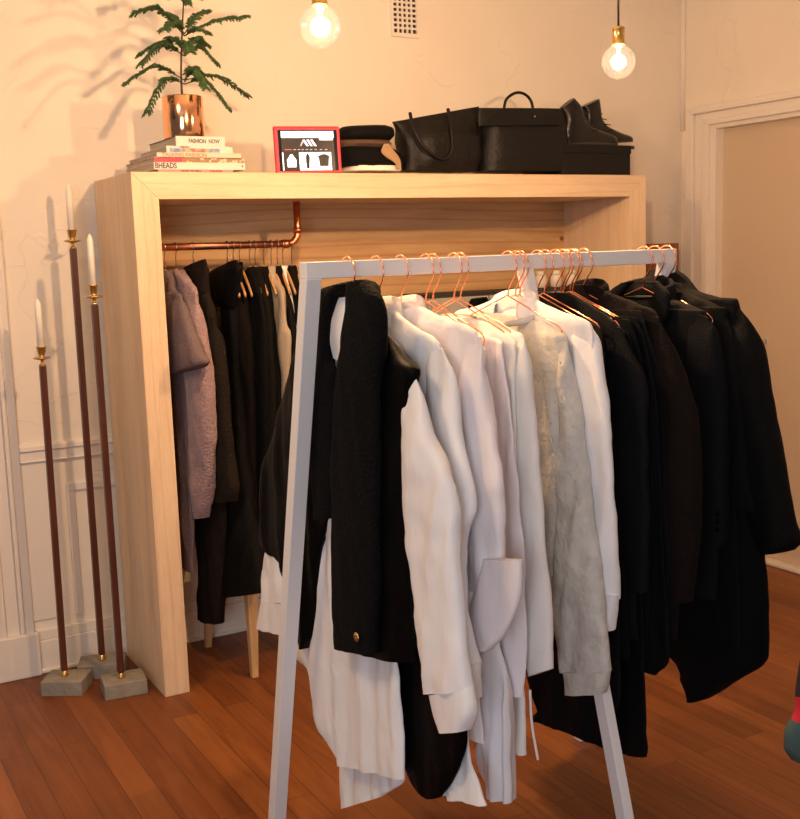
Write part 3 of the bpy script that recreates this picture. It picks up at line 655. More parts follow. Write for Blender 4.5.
# ------------------------------------------------------------------ wardrobe clothes
def wgar(px, py, hl, name, gl, cat, m, torso, sleeve=None, th=.018, seed=80, sth=None, sm=None, dx=0):
    X, za = wood_hanger(px, py, hl)
    g = garment(name, gl, cat, X, RY, WDG)
    obj('torso', LOFT(torso, X+dx, th, Y0=RY, fold=.006, lam=.11, seed=seed), M[m], g)
    if sleeve: obj('sleeve', LOFT(sleeve, X+dx-.004, sth or th*1.3, Y0=RY, wr=.004, tp=.15, seed=seed+1), M[sm or m], g)
    return g, X
zs = zr-.10
wgar(164.5, 260, 'wooden hanger at the left end of the copper rail', 'sweater', 'mauve-grey sweater with a wide short sleeve, first on the copper rail', 'sweater', 'mauve',
     [((-.05, zs+.018), (.04, zs+.018), .026), ((-.1, zs-.005), (.05, zs), .024), (None, (176, 291), .02), (None, (182, 306), .024), (None, (187, 400)), (None, (191, 480)), (None, (193, 572))],
     [((172, 290), (180, 296), .016), ((168, 312), (186, 312), .03), ((167, 340), (196, 342)), ((167, 362), (205, 362)), ((168, 376), (190, 371))], th=.022, seed=81, sth=.04)
wgar(176, 262, 'second wooden hanger from the left on the copper rail', 'sweater', 'fluffy dusty pink mohair sweater with a long sleeve', 'sweater', 'pink',
     [((-.05, zs+.018), (.04, zs+.018), .026), ((-.1, zs-.005), (193, 287), .02), (None, (196, 300), .024), (None, (200, 330), .026), (None, (202, 420)), (None, (200, 470))],
     [((180, 290), (195, 292), .024), ((182, 320), (199, 322), .034), ((186, 357), (205, 357)), ((190, 398), (210, 398)), ((190, 450), (210, 450)), ((185, 490), (208, 495)), ((183, 518), (205, 518))], th=.028, seed=83, sth=.042)
g, X = wgar(193.5, 266, 'third wooden hanger, its tip showing in the dark brown collar', 'coat', 'dark brown fuzzy coat with a stand collar beside the pink sweater', 'coat', 'brown',
     [((-.05, zs+.018), (.04, zs+.018), .026), ((-.1, zs-.005), (205, 268), .03), (None, (207, 292), .03), (None, (214, 321), .034), (None, (220, 400)), (None, (222, 480)), (None, (223, 580)), ((202, 618), (220, 624))],
     [((203, 300), (214, 318), .02), ((204, 350), (220, 352), .034), ((206, 421), (228, 421)), ((208, 460), (232, 460)), ((210, 488), (236, 488)), ((211, 503), (235, 501))], th=.032, seed=85, sth=.034)
bm = bmesh.new()
obj('collar', LOFT([((184, 268), (205, 259), .012), ((182, 280), (206, 270), .02), ((184, 294), (206, 292), .024)], X-.006, .02, Y0=RY, wr=.003, seed=86), M['brown'], g)
g, X = wgar(227.5, 262, 'fourth wooden hanger carrying the black hooded coat', 'coat', 'black coat with a rounded hood left of the taupe dress', 'coat', 'black2',
     [((-.05, zs+.018), (.04, zs+.018), .026), ((-.1, zs-.005), (232, 288), .03), (None, (236, 310), .034), (None, (240, 400)), ((222, 470), (250, 500), .04, -.03), ((222, 540), (258, 550), .045, -.08), ((222, 585), (262, 582), .045, -.095), ((224, 597), (262, 593), .045, -.10)], th=.034, seed=88)
obj('hood', LOFT([((226, 264), (236, 260), .014), ((212, 272), (240, 268), .028), ((206, 284), (238, 282), .032), ((210, 297), (236, 298), .03), ((216, 306), (234, 308), .02)], X-.012, .03, Y0=RY, wr=.003, seed=89), M['black2'], g)
g, X = wgar(233.5, 264, 'fifth wooden hanger carrying the brown-black coat', 'coat', 'brown-black coat with a high collar right behind the hooded coat', 'coat', 'brown2',
     [((-.05, zs+.018), (.04, zs+.018), .026), ((-.1, zs-.005), (240, 275), .02), (None, (244, 300), .03), (None, (250, 343), .034), (None, (252, 400)), (None, (254, 480)), (None, (258, 560)), ((240, 596), (262, 592))], th=.03, seed=91, dx=.012)
obj('collar', LOFT([((230, 263), (242, 262), .012), ((228, 275), (241, 272), .018), ((230, 290), (242, 292), .02)], X+.0, .018, Y0=RY, wr=.002, seed=92), M['brown2'], g)
X, za = wood_hanger(240, 265, 'sixth wooden hanger, hidden above the slim taupe dress')
g = garment('dress', 'slim taupe dress hanging between brown-black and black coats', 'dress', X, RY, WDG)
obj('torso', LOFT([((-.05, zs+.018), (.04, zs+.018), .026), ((-.1, zs-.005), (244, 285), .024), (None, (250, 313), .024), (None, (254, 367)), (None, (258, 421)), (None, (260, 455)), ((246, 478), (260, 481))], X+.012, .016, Y0=RY, fold=.003, seed=94), M['taupe'], g)
wgar(250, 266, 'wooden hanger right of the taupe dress', 'jacket', 'black jacket right of the taupe dress on the copper rail', 'jacket', 'black2',
     [((-.05, zs+.018), (.04, zs+.018), .026), ((-.1, zs-.005), (256, 278), .024), (None, (262, 300), .02), (None, (266, 340)), (None, (268, 420)), (None, (268, 560))], th=.028, seed=96, dx=-.012)
wgar(255.5, 266, 'second wooden hanger right of the taupe dress', 'coat', 'olive-black long coat, second right of the taupe dress', 'coat', 'olive',
     [((-.05, zs+.018), (.04, zs+.018), .026), ((-.1, zs-.005), (261, 280), .024), (None, (268, 304), .02), (None, (272, 340)), (None, (275, 420)), (None, (275, 590))], th=.028, seed=98, dx=-.012)
wgar(264, 266, 'wooden hanger left of the beige linen shirt', 'shirt', 'black shirt touching the beige linen shirt on the copper rail', 'shirt', 'black',
     [((-.05, zs+.018), (.04, zs+.018), .026), ((-.1, zs-.005), (268, 282), .024), (None, (272, 306), .024), (None, (277, 353)), (None, (281, 420)), (None, (282, 540))], th=.028, seed=100, dx=-.012)
wgar(271.5, 268, 'wooden hanger of the beige linen shirt', 'shirt', 'beige linen shirt hanging between black garments on the copper rail', 'shirt', 'linen',
     [((-.05, zs+.018), (.04, zs+.018), .026), ((-.1, zs-.005), (275, 279), .024), (None, (284, 294), .02), (None, (287, 323), .024), (None, (290, 340)), (None, (289, 400)), (None, (288, 470))], th=.028, seed=102, dx=-.012)
wgar(277.5, 264, 'wooden hanger just right of the beige linen shirt', 'top', 'black top behind the beige linen shirt on the copper rail', 'top', 'black2',
     [((-.05, zs+.018), (.04, zs+.018), .026), ((-.1, zs-.005), (284, 288), .024), (None, (291, 312), .024), (None, (296, 352)), (None, (298, 420)), (None, (300, 520))], th=.028, seed=104, dx=-.012)
wgar(283, 266, 'wooden hanger with its long arm showing over black cloth', 'blouse', 'cream blouse at the copper rail half hidden by the rack leg', 'blouse', 'cream',
     [((-.05, zs+.018), (.04, zs+.018), .026), ((-.1, zs-.005), (.06, zs-.03), .010), (None, (294, 318), .024), (None, (298, 345)), (None, (300, 400)), (None, (301, 460))], th=.028, seed=106, dx=-.012)
wgar(292, 266, 'wooden hanger at the right end of the copper rail by the pipe elbow', 'dress', 'black dress last on the copper rail, by the pipe elbow', 'dress', 'black2',
     [((-.05, zs+.018), (.04, zs+.018), .026), ((-.1, zs-.005), (298, 284), .024), (None, (305, 305), .024), (None, (308, 360)), (None, (310, 460)), (None, (312, 560))], th=.028, seed=108, dx=-.012)

# ------------------------------------------------------------------ candle stands
def candle_stand(bpx, base_c, toppx, candle_tip, label, sz=(.15, .12), rz=0, lab2=''):
    w = onZ(bpx[0], bpx[1], .06)
    top = onY(toppx[0], toppx[1], w.y)                       # underside of the brass cup
    X, Y = w.x, w.y; tilt = top.x-X
    h = thing('candle_stand', label, 'candle stand', (X, Y, 0), 'three tall candle stands by the wardrobe')
    bm = bmesh.new(); bx_, by_ = sz; c, s_ = math.cos(rz), math.sin(rz)
    ox, oy = base_c
    pts = [(X+ox+(a*bx_/2)*c-(b*by_/2)*s_, Y+oy+(a*bx_/2)*s_+(b*by_/2)*c) for a, b in ((-1, -1), (1, -1), (1, 1), (-1, 1))]
    prism(bm, pts, 'z', 0, .055); obj('base', bm, M['concrete'], h, smooth=False, bevel=.003)
    bm = bmesh.new(); lathe(bm, [(.014, .055), (.014, .06), (.009, .064), (.009, .078)], (X, Y, 0), 16); obj('foot_collar', bm, M['brass'], h)
    def at(z): return Vector((X+tilt*(z-.07)/(top.z-.07), Y, z))
    bm = bmesh.new(); q = .011
    vs = []
    for z in (.075, top.z):
        a = at(z); vs.append([bm.verts.new((a.x+i*q, a.y+j*q, z)) for i, j in ((-1, -1), (1, -1), (1, 1), (-1, 1))])
    for k in range(4): bm.faces.new((vs[0][k], vs[0][(k+1) % 4], vs[1][(k+1) % 4], vs[1][k]))
    bm.faces.new(vs[0][::-1]); bm.faces.new(vs[1]); obj('pole', bm, M['mahog'], h, smooth=False, bevel=.002)
    a = at(top.z)
    bm = bmesh.new(); lathe(bm, [(.012, 0), (.012, .006), (.005, .010), (.005, .020), (.028, .026), (.030, .029), (.028, .031), (.008, .033), (.011, .040), (.015, .052), (.016, .064), (.018, .066), (.018, .068), (.012, .068)], a, 22); obj('candle_cup', bm, M['brass'], h)
    tip = onY(candle_tip[0], candle_tip[1], Y).z
    cn = thing('candle', 'white candle in the brass cup of the '+lab2, 'candle', (a.x, a.y, a.z+.06), 'candles on the stands')
    L = tip-(a.z+.055)
    bm = bmesh.new(); lathe(bm, [(.0125, .0), (.0115, L*.85), (.0095, L*.92), (.004, L*.985), (.001, L)], (a.x, a.y, a.z+.055), 16); obj('wax', bm, M['wax'], cn)
    bm = bmesh.new(); tube(bm, [(a.x, a.y, tip-.012), (a.x, a.y, tip+.004)], .0008, 5); obj('wick', bm, M['whitepaper'], cn)
candle_stand((64.5, 674), (.005, -.005), (42.5, 366), (38, 299), 'shortest candle stand, mahogany pole on a concrete block, furthest left', rz=-.55, lab2='shortest stand')
candle_stand((102, 658), (0, .0), (73, 249), (71, 184), 'tallest candle stand, mahogany pole on the rear concrete block', sz=(.17, .12), rz=-.35, lab2='tallest stand')
candle_stand((121, 676), (.008, .0), (94.5, 305), (92.5, 234), 'middle-height candle stand, mahogany pole on the front concrete block by the wardrobe', rz=-.12, lab2='middle-height stand')

# ------------------------------------------------------------------ on top of the wardrobe
ZT = WH
# books
def text(s, parent, size, x, y, z, m, ext=.0003, sx=1):
    cu = bpy.data.curves.new('title', 'FONT'); cu.body = s; cu.size = size; cu.extrude = ext; cu.offset = size*.022; cu.align_x = 'LEFT'; cu.align_y = 'CENTER'
    dg = bpy.data.objects.new('tmp', cu); C.objects.link(dg); bpy.context.view_layer.update()
    me = bpy.data.meshes.new_from_object(dg.evaluated_get(bpy.context.evaluated_depsgraph_get())); bpy.data.objects.remove(dg)
    R = Matrix.Translation(Vector((x, y, z))-ROOT[parent.name]) @ Matrix.Rotation(PI/2, 4, 'X') @ Matrix.Scale(sx, 4, (1, 0, 0))
    me.transform(R); me.materials.append(m)
    o = bpy.data.objects.new('title', me); C.objects.link(o); o.parent = parent; ROOT[o.name] = ROOT[parent.name]; return o
def flat(name, parent, x0, x1, y, z0, z1, m, label=None):
    return obj(name, BOX(x0, x1, y-.0006, y, z0, z1), m, parent, label=label, smooth=False)
ink = mat('ink', (.03, .028, .026), .6); cream = mat('book_cream', (.64, .55, .43), .6); bwhite = mat('book_white', (.66, .62, .57), .5)
bpink = mat('book_pink', (.62, .26, .25), .6); bred = mat('book_red', (.62, .04, .09), .5); bblack = mat('book_black', (.05, .045, .04), .6)
pat_, t_, N_, L_, P_ = nt('patterned_cover')
v_ = coords(N_, L_, (60, 60, 60)); vo_ = N_.new('ShaderNodeTexVoronoi'); L_.new(v_, vo_.inputs['Vector']); vo_.inputs['Scale'].default_value = 1
L_.new(ramp(N_, L_, vo_.outputs['Distance'], [(0, (.62, .58, .52)), (.45, (.55, .47, .36)), (.5, (.28, .16, .07)), (1, (.34, .2, .09))]), P_.inputs['Base Color'])
col_, t_, N_, L_, P_ = nt('coloured_spine')
v_ = coords(N_, L_, (14, 1, 14)); n_ = N_.new('ShaderNodeTexNoise'); L_.new(v_, n_.inputs['Vector']); n_.inputs['Scale'].default_value = 1
L_.new(ramp(N_, L_, n_.outputs['Fac'], [(.35, (.6, .56, .54)), (.45, (.14, .2, .4)), (.52, (.36, .4, .32)), (.6, (.35, .09, .06)), (.7, (.45, .3, .26))]), P_.inputs['Base Color'])
BY = Y0w+.035
blist = [(157, 232, 170.2, 167.6, bpink, bpink, 'pink book at the bottom of the book stack'),
         (153, 244.5, 167.6, 161.2, bwhite, bwhite, 'white book with bold black title, second from the bottom of the stack'),
         (153.5, 244, 161.2, 157, pat_, pat_, 'patterned book with a red corner in the middle of the stack'),
         (156.5, 241, 157, 153, cream, cream, 'cream book with large pale lettering, third from the top'),
         (166.5, 232.5, 153, 147, bwhite, bwhite, 'white book with a colour picture strip on its spine, second from the top'),
         (176.5, 225.5, 147, 138.2, bwhite, bblack, 'white-spined book with black covers on top of the stack')]
zb = ZT+.001
scale_b = .0039
for i, (xa_, xb_, ya, yb, spm, cvm, lab) in enumerate(blist):
    yoff = BY+.004*((i*7) % 3)
    x0 = onY(xa_, 150, yoff).x; x1 = onY(xb_, 150, yoff).x
    th = (ya-yb)*.00378; th = max(th, .009); dpt = .34 if i < 4 else .31
    b = thing('book', lab, 'book', (x0, yoff, zb), 'books under the copper plant pot')
    bm = bmesh.new(); box(bm, x0, x1, yoff, yoff+.003, zb, zb+th)
    obj('spine', bm, spm, b, smooth=False, bevel=.0008)
    bm = bmesh.new(); box(bm, x0, x1, yoff+.003, yoff+dpt, zb, zb+.002); box(bm, x0, x1, yoff+.003, yoff+dpt, zb+th-.002, zb+th)
    obj('cover', bm, cvm, b, smooth=False)
    obj('pages', BOX(x0+.003, x1-.003, yoff+.003, yoff+dpt-.004, zb+.002, zb+th-.002), M['pages'], b, smooth=False)
    zc = zb+th/2; ys = yoff-.0004; w_ = x1-x0
    if i == 0: text('HOW TO SELL', b, .011, x0+w_*.3, ys, zc, ink); text('FASHION', b, .011, x0+w_*.68, ys, zc, ink)
    if i == 1: text('BHEADS', b, .026, x0+w_*.01, ys, zc, ink, sx=.8); text('4', b, .012, x0+w_*.955, ys, zc, ink)
    if i == 2: flat('cover_corner', b, x0, x0+w_*.3, ys, zb+.001, zb+th-.001, bred, 'red corner'); text('22', b, .013, x0+w_*.3, ys, zc, bred)
    if i == 3: text('TALKING FASHION', b, .016, x0+w_*.06, ys, zc, mat('pale_letter', (.34, .2, .1), .6), sx=1.15)
    if i == 4: flat('picture_strip', b, x0+w_*.05, x0+w_*.8, ys, zb+.002, zb+th*.65, col_); text('FASHION', b, .008, x0+w_*.2, ys, zb+th*.82, ink)
    if i == 5: text('FASHION  NOW', b, .019, x0+w_*.25, ys, zc, ink, sx=.8)
    zb += th+.0004
# plant
PY = BY+.13
pc = onY(183, 137, PY); pr = (onY(204, 115, PY).x-onY(162.5, 115, PY).x)/2*.94; ph_ = onY(183, 95.5, PY-pr*.5).z-zb
px0 = onY(183.2, 115, PY).x
pl = thing('potted_pine', 'small potted pine with feathery green branches in a shiny copper pot on the books', 'plant', (px0, PY, zb))
bm = bmesh.new(); lathe(bm, [(pr*.97, 0), (pr, .004), (pr, ph_-.002), (pr*.985, ph_), (pr*.96, ph_-.002), (pr*.955, ph_-.03)], (px0, PY, zb), 40)
bm.faces.ensure_lookup_table(); obj('pot', bm, M['copperpot'], pl, label='shiny copper cylinder pot')
bm = bmesh.new(); lathe(bm, [(pr*.95, ph_-.03), (pr*.95, ph_-.02), (.01, ph_-.014)], (px0, PY, zb), 24); obj('soil', bm, M['soil'], pl)
ztop = onY(187, -22, PY).z; xt = onY(186, 0, PY).x
bm = bmesh.new(); tube(bm, smooth_path([(px0, PY, zb+ph_-.03), (px0+.004, PY, zb+ph_+.12), (xt, PY, ztop)], 8), [.005-.003*i/16 for i in range(17)], 8)
obj('trunk', bm, M['stem'], pl)
def branch(y0, tip, dy, droop=.0, wid=.05, seed=0):
    a = onY(184.5, y0, PY); e = onY(tip[0], tip[1], PY+dy); a = Vector((a.x, PY, a.z))
    midp = (a+e)/2+Vector((0, 0, .018+droop))
    path = smooth_path([a, midp, e], 10); n = len(path)
    bm = bmesh.new(); bs = bmesh.new(); tube(bs, path, [.0022-.0014*i/(n-1) for i in range(n)], 6)
    d = (e-a); d.z = 0; side = Vector((-d.y, d.x, 0)).normalized()
    rnd = random.Random(seed)
    for i in range(4, n):
        f = i/(n-1); p = path[i]; t = (path[min(i+1, n-1)]-path[i-1]).normalized()
        for sg in (-1, 1):
            L = wid*(1-.35*f)*(.4+.6*min(1, f*2.2))*rnd.uniform(.8, 1.15)
            dirv = (t*.75+side*sg*.75+Vector((0, 0, rnd.uniform(-.35, .05)))).normalized()
            q = p+dirv*L; mm = (p+q)/2+Vector((0, 0, .006))
            tube(bm, smooth_path([p, mm, q], 4), [.0026, .0034, .0036, .0036, .0035, .0033, .003, .0025, .0012], 6)
            # short needles along the branchlet
            for k in range(7):
                g_ = (k+1)/8; c = p.lerp(q, g_)+Vector((0, 0, .004*(1-abs(2*g_-1))))
                for _ in range(2):
                    nv = (dirv*.6+Vector((rnd.uniform(-1, 1), rnd.uniform(-1, 1), rnd.uniform(-.6, 1)))*.8).normalized()*.009
                    tube(bm, [c, c+nv], [.0010, .0003], 3)
    b = obj('branch', bm, M['needle'], pl, smooth=True)
    obj('twig', bs, M['stem'], b)
for i, (y0, tip, dy, w_, dr_) in enumerate([
        (36, (136, 13), .02, .045, .03), (36, (244, 18), .02, .045, .0), (34, (165, 30), -.12, .04, .01), (36, (207, 33), -.1, .035, .0), (34, (205, 12), .11, .04, .0), (34, (165, 14), .11, .04, .0),
        (56, (141, 54), .0, .045, .02), (56, (142, 64), -.08, .045, .03), (56, (216, 63), -.06, .045, .02), (54, (205, 46), .08, .04, .02), (54, (165, 46), .1, .04, .02), (56, (190, 52), -.13, .04, .02),
        (80, (127, 83), .0, .045, .03), (80, (246, 95), .0, .045, .02), (84, (228, 108), -.09, .04, .03), (84, (148, 112), -.08, .04, .04), (80, (200, 78), .12, .04, .02), (82, (205, 88), -.12, .035, .03),
        (4, (172, -2), -.04, .025, 0), (4, (202, -2), .03, .025, 0), (4, (188, 4), -.09, .025, 0), (3, (186, -4), .08, .025, 0)]):
    branch(y0, tip, dy, dr_, w_, i)
# tablet
TY = Y0w+.075
tb0 = onY(276.5, 171, TY); tb1 = onY(334.5, 127.5, TY)
tx0, tx1, tz1 = tb0.x, tb1.x, tb1.z
tb = thing('tablet', 'tablet in a red case showing a dark fashion web page, propped on the wardrobe', 'tablet', (tx0, TY, ZT))
LEAN = .06; YAWT = .22
def slab(x0, x1, z0, z1, y0, y1):
    bm = bmesh.new(); box(bm, x0, x1, y0, y1, z0, z1)
    for v_ in bm.verts: v_.co.y += (v_.co.z-ZT)*LEAN-(v_.co.x-tx0)*YAWT
    return bm
zt0, zt1 = ZT+.001, tz1
fr = .016; H_ = zt1-zt0; W_ = tx1-tx0
obj('case', slab(tx0, tx1, zt0, zt1, TY, TY+.014), M['redcase'], tb, smooth=False, bevel=.006)
obj('bezel', slab(tx0+fr*.8, tx1-fr*.8, zt0+fr*.6, zt1-fr*.8, TY-.001, TY+.004), M['bezel'], tb, smooth=False, bevel=.002)
scx0, scx1, scz0, scz1 = tx0+.024, tx1-.026, zt0+.012, zt1-.018
sc = obj('screen', slab(scx0, scx1, scz0, scz1, TY-.0018, TY-.001), emit('screen_dark', (.02, .016, .018), .4), tb, smooth=False)
lit = emit('screen_white', (.9, .93, 1), 1.1); blu = emit('screen_blue', (.62, .74, .9), .9); blk = emit('screen_black', (.012, .012, .014), .2); gry = emit('screen_grey', (.35, .34, .35), .7)
def sp(u0, u1, v0, v1, m, k=0): return obj('screen_block', slab(scx0+(scx1-scx0)*u0, scx0+(scx1-scx0)*u1, scz0+(scz1-scz0)*v0, scz0+(scz1-scz0)*v1, TY-.0024-k*.0004, TY-.0018), m, sc, smooth=False)
sp(0, 1, .93, 1, blu); sp(0, 1, .83, .925, lit); sp(.72, .98, .77, .83, lit)
sp(.03, .30, 0, .46, blk); sp(.32, .62, 0, .46, lit); sp(.63, .93, 0, .46, lit); sp(.0, .02, 0, .46, lit); 
for u in (.22, .30, .37, .45, .53, .62, .72, .82): sp(u, u+.045, .52, .54, gry)
sp(.06, .18, .52, .54, emit('screen_red', (.5, .08, .05), .7))
def spoly(pts, m, nm='screen_figure'):
    bm = bmesh.new(); A = [(scx0+(scx1-scx0)*a, scz0+(scz1-scz0)*b) for a, b in pts]
    prism(bm, A, 'y', TY-.0034, TY-.0026)
    for v_ in bm.verts: v_.co.y += (v_.co.z-ZT)*LEAN-(v_.co.x-tx0)*YAWT
    obj(nm, bm, m, sc, smooth=False)
for k in range(3):                                    # slanted logo strokes
    spoly([(.40+k*.075, .78), (.44+k*.075, .78), (.51+k*.075, .62), (.47+k*.075, .62)], lit, 'logo')
spoly([(.40, .78), (.43, .76), (.37, .62), (.345, .62)], gry, 'logo')
spoly([(.09, .08), (.25, .08), (.26, .26), (.21, .36), (.19, .41), (.15, .41), (.13, .36), (.08, .26)], emit('screen_pale', (.75, .8, .85), .9))
spoly([(.45, .04), (.50, .04), (.51, .22), (.52, .34), (.49, .43), (.46, .43), (.44, .34), (.44, .2)], blk)
spoly([(.70, .10), (.87, .10), (.88, .28), (.90, .36), (.82, .41), (.75, .41), (.67, .36), (.69, .28)], blk)
# folded black clothes, layer on layer
FYc = Y0w+.13
def fold_item(name, rows, th, m, label, cat, Y=FYc, seed=0, group='folded clothes beside the tablet'):
    o = obj(name, LOFT(rows, Y, th, mode='Y', wr=.004, seed=seed, pw=.6, step=.006), m); tag(o, label, cat, group); return o
fold_item('folded_cloth', [((345, 166.5), (397, 167)), ((345, 169), (398, 170)), ((346, 171.5), (397, 172))], .075, M['whitepaper'], 'white paper sheet under the folded black clothes', 'paper', seed=1)
fold_item('folded_trousers', [((342, 147), (392, 150), .06), ((340, 154), (400, 157)), ((340, 160), (401, 161)), ((341, 167), (397, 168), .07)], .08, M['black'], 'thick folded black trousers at the bottom of the stack beside the tablet', 'trousers', seed=2)
fold_item('folded_belt', [((341, 139), (386, 141), .05), ((340, 143), (388, 145)), ((341, 147), (386, 149), .05)], .07, M['tape'], 'brown suede folded strap in the middle of the clothes stack', 'belt', seed=3)
fold_item('folded_sweater', [((343, 127), (384, 126), .05), ((339, 131), (390, 130)), ((339, 136), (391, 136)), ((341, 140.5), (388, 141), .06)], .078, M['black2'], 'folded black sweater on top of the stack beside the tablet', 'sweater', seed=4)
o = obj('kraft_wrapper', LOFT([((384, 144), (389, 144), .01), ((381, 151), (395, 152)), ((386, 157), (399, 157)), ((395, 163), (401, 163)), ((397, 169), (401, 169), .006)], Y0w+.045, .006, mode='Y', wr=.001, seed=5), M['kraft']); tag(o, 'bent beige card wrapped around the folded trousers', 'card')
# tote bag
BYc = Y0w+.16
b = thing('tote_bag', 'slouchy black leather tote bag with a loop handle on the wardrobe', 'bag', (onY(435, 170, BYc).x, BYc, ZT), 'black bags on the wardrobe')
obj('body', LOFT([((392, 122), (479, 106.5), .02), ((396, 130), (479, 120), .05), ((398, 142), (478, 140)), ((400, 158), (477, 158)), ((399, 171), (474, 172), .07)], BYc, .085, mode='Y', fold=.006, lam=.12, wr=.005, seed=6, pw=.6, n=44), M['bag'], b)
bm = bmesh.new()
tube(bm, smooth_path([onY(410, 113, BYc-.05), onY(414, 130, BYc-.085), onY(424, 147, BYc-.098), onY(437, 157, BYc-.102), onY(447, 158, BYc-.102), onY(452, 148, BYc-.1), onY(451, 128, BYc-.085), onY(448, 109, BYc-.05)], 6), .007, 8); obj('handle', bm, M['bag'], b)
# satchel
b = thing('satchel', 'boxy black leather bag with an upright curved handle and flap', 'bag', (onY(520, 172, BYc).x, BYc, ZT), 'black bags on the wardrobe')
obj('body', LOFT([((479, 109), (561, 109.5), .04), ((478, 115), (563, 115), .08), ((477, 135), (564, 135)), ((476, 155), (563, 155)), ((476, 171.5), (562, 172.5), .09)], BYc, .095, mode='Y', wr=.004, seed=7, pw=.45, n=48), M['bag'], b)
obj('flap', LOFT([((479, 108), (562, 109), .01), ((478, 118), (563, 117)), ((479, 126), (562, 125), .008)], BYc-.098, .010, mode='Y', wr=.001, seed=8, pw=.5), M['bag'], b)
bm = bmesh.new(); tube(bm, smooth_path([onY(504, 109, BYc-.03), onY(506, 100, BYc-.03), onY(512, 94.5, BYc-.03), onY(519, 92.5, BYc-.03), onY(526, 95, BYc-.03), onY(531, 101, BYc-.03), onY(533, 109, BYc-.03)], 6), .006, 8); obj('handle', bm, M['bag'], b)
bm = bmesh.new(); w = onY(534.5, 116.5, BYc-.11); lathe(bm, [(.004, 0), (.004, -.004), (.001, -.005)], (w.x, w.y, w.z), 10, 'y'); obj('stud', bm, M['steel'], b)
# shoe box
SY = Y0w+.07
sx0, sx1 = onY(562, 160, SY).x, onY(631.5, 160, SY).x; sz1 = onY(600, 145, SY).z; szl = onY(600, 153.5, SY).z
sb = thing('shoe_box', 'black shoe box with a lid under the boots on the wardrobe', 'box', (sx0, SY, ZT))
obj('body', BOX(sx0, sx1-.004, SY+.003, SY+.28, ZT+.0005, szl+.01), M['cardbox'], sb, smooth=False, bevel=.002)
obj('lid', BOX(sx0-.003, sx1, SY, SY+.284, szl, sz1), M['cardbox'], sb, smooth=False, bevel=.003)
# boots
def boot(dx_, Y, label, shaft):
    w0 = onY(590+dx_, 145, Y)
    h = thing('boot', label, 'boot', (w0.x, Y, sz1), 'pair of boots on the shoe box')
    q = lambda x, y: (x+dx_, y)
    obj('upper', LOFT([tuple((p[0]+dx_, p[1]) for p in r[:2])+tuple(r[2:]) for r in shaft], Y, .036, mode='Y', wr=.003, seed=int(dx_)+3, pw=.75, n=36, step=.008), M['boot'], h)
    zz = sz1+.001
    xs0 = onY(563+dx_, 143, Y).x; xs1 = onY(617+dx_, 143, Y).x
    bm = bmesh.new(); P = []
    for k in range(20):
        a = 2*PI*k/20; P.append(((xs0+xs1)/2+(xs1-xs0)/2*math.copysign(abs(math.cos(a))**.7, math.cos(a)), Y+.034*math.copysign(abs(math.sin(a))**.8, math.sin(a))))
    prism(bm, P, 'z', zz, zz+.012); obj('sole', bm, M['dark'], h, smooth=False, bevel=.002)
    bm = bmesh.new()
    for k in range(4):
        x = 583+dx_+k*4; y = 113+k*5.5
        tube(bm, [onY(x-3, y, Y-.036), onY(x+3, y+1, Y-.03)], .0022, 6)
    obj('laces', bm, M['cord'], h)
B1 = Y0w+.11; B2 = Y0w+.21
boot(0, B1, 'front black leather boot with a folded shaft on the shoe box', [((561, 108), (574, 98), .02), ((562, 114), (580, 108), .034), ((563, 122), (583, 118)), ((562, 130), (589, 126.5)), ((562, 137), (603, 132.5)), ((563, 141), (614, 137), .036), ((563, 144), (617, 142.5), .034)])
boot(16.5, B2, 'rear black leather boot with a laced upright shaft on the shoe box', [((564.5, 107), (581.5, 99), .025), ((567, 112), (582, 110), .034), ((567, 120), (583, 118)), ((565, 128), (589, 126)), ((564, 136), (602, 132.5)), ((563, 141), (614, 137), .036), ((563, 143.5), (616, 142), .034)])

# ------------------------------------------------------------------ vent
VX0, VX1 = onY(390, 20, YW).x, onY(417.5, 20, YW).x; vz0 = onY(404, 37.5, YW).z; vz1 = vz0+.30
vt = thing('wall_vent', 'cream metal air vent grille with square holes high on the back wall', 'vent', (VX0, YW, vz0))
obj('backing', BOX(VX0+.005, VX1-.005, YW-.003, YW, vz0+.005, vz1-.005), M['dark'], vt, smooth=False)
bm = bmesh.new(); fw = .012
g0, g1, h0, h1 = VX0, VX1, vz0, vz1
box(bm, g0, g0+fw, YW-.012, YW, h0, h1); box(bm, g1-fw, g1, YW-.012, YW, h0, h1); box(bm, g0+fw, g1-fw, YW-.012, YW, h0, h0+fw*1.3); box(bm, g0+fw, g1-fw, YW-.012, YW, h1-fw, h1)
nx = 5; wx = (g1-g0-2*fw)/nx
for i in range(1, nx): box(bm, g0+fw+i*wx-.004, g0+fw+i*wx+.004, YW-.010, YW, h0+fw*1.3, h1-fw)
z = h0+fw*1.3+wx*.95
while z < h1-fw: box(bm, g0+fw, g1-fw, YW-.0095, YW, z-.004, z+.004); z += wx*.95
obj('grille', bm, M['trim'], vt, smooth=False)

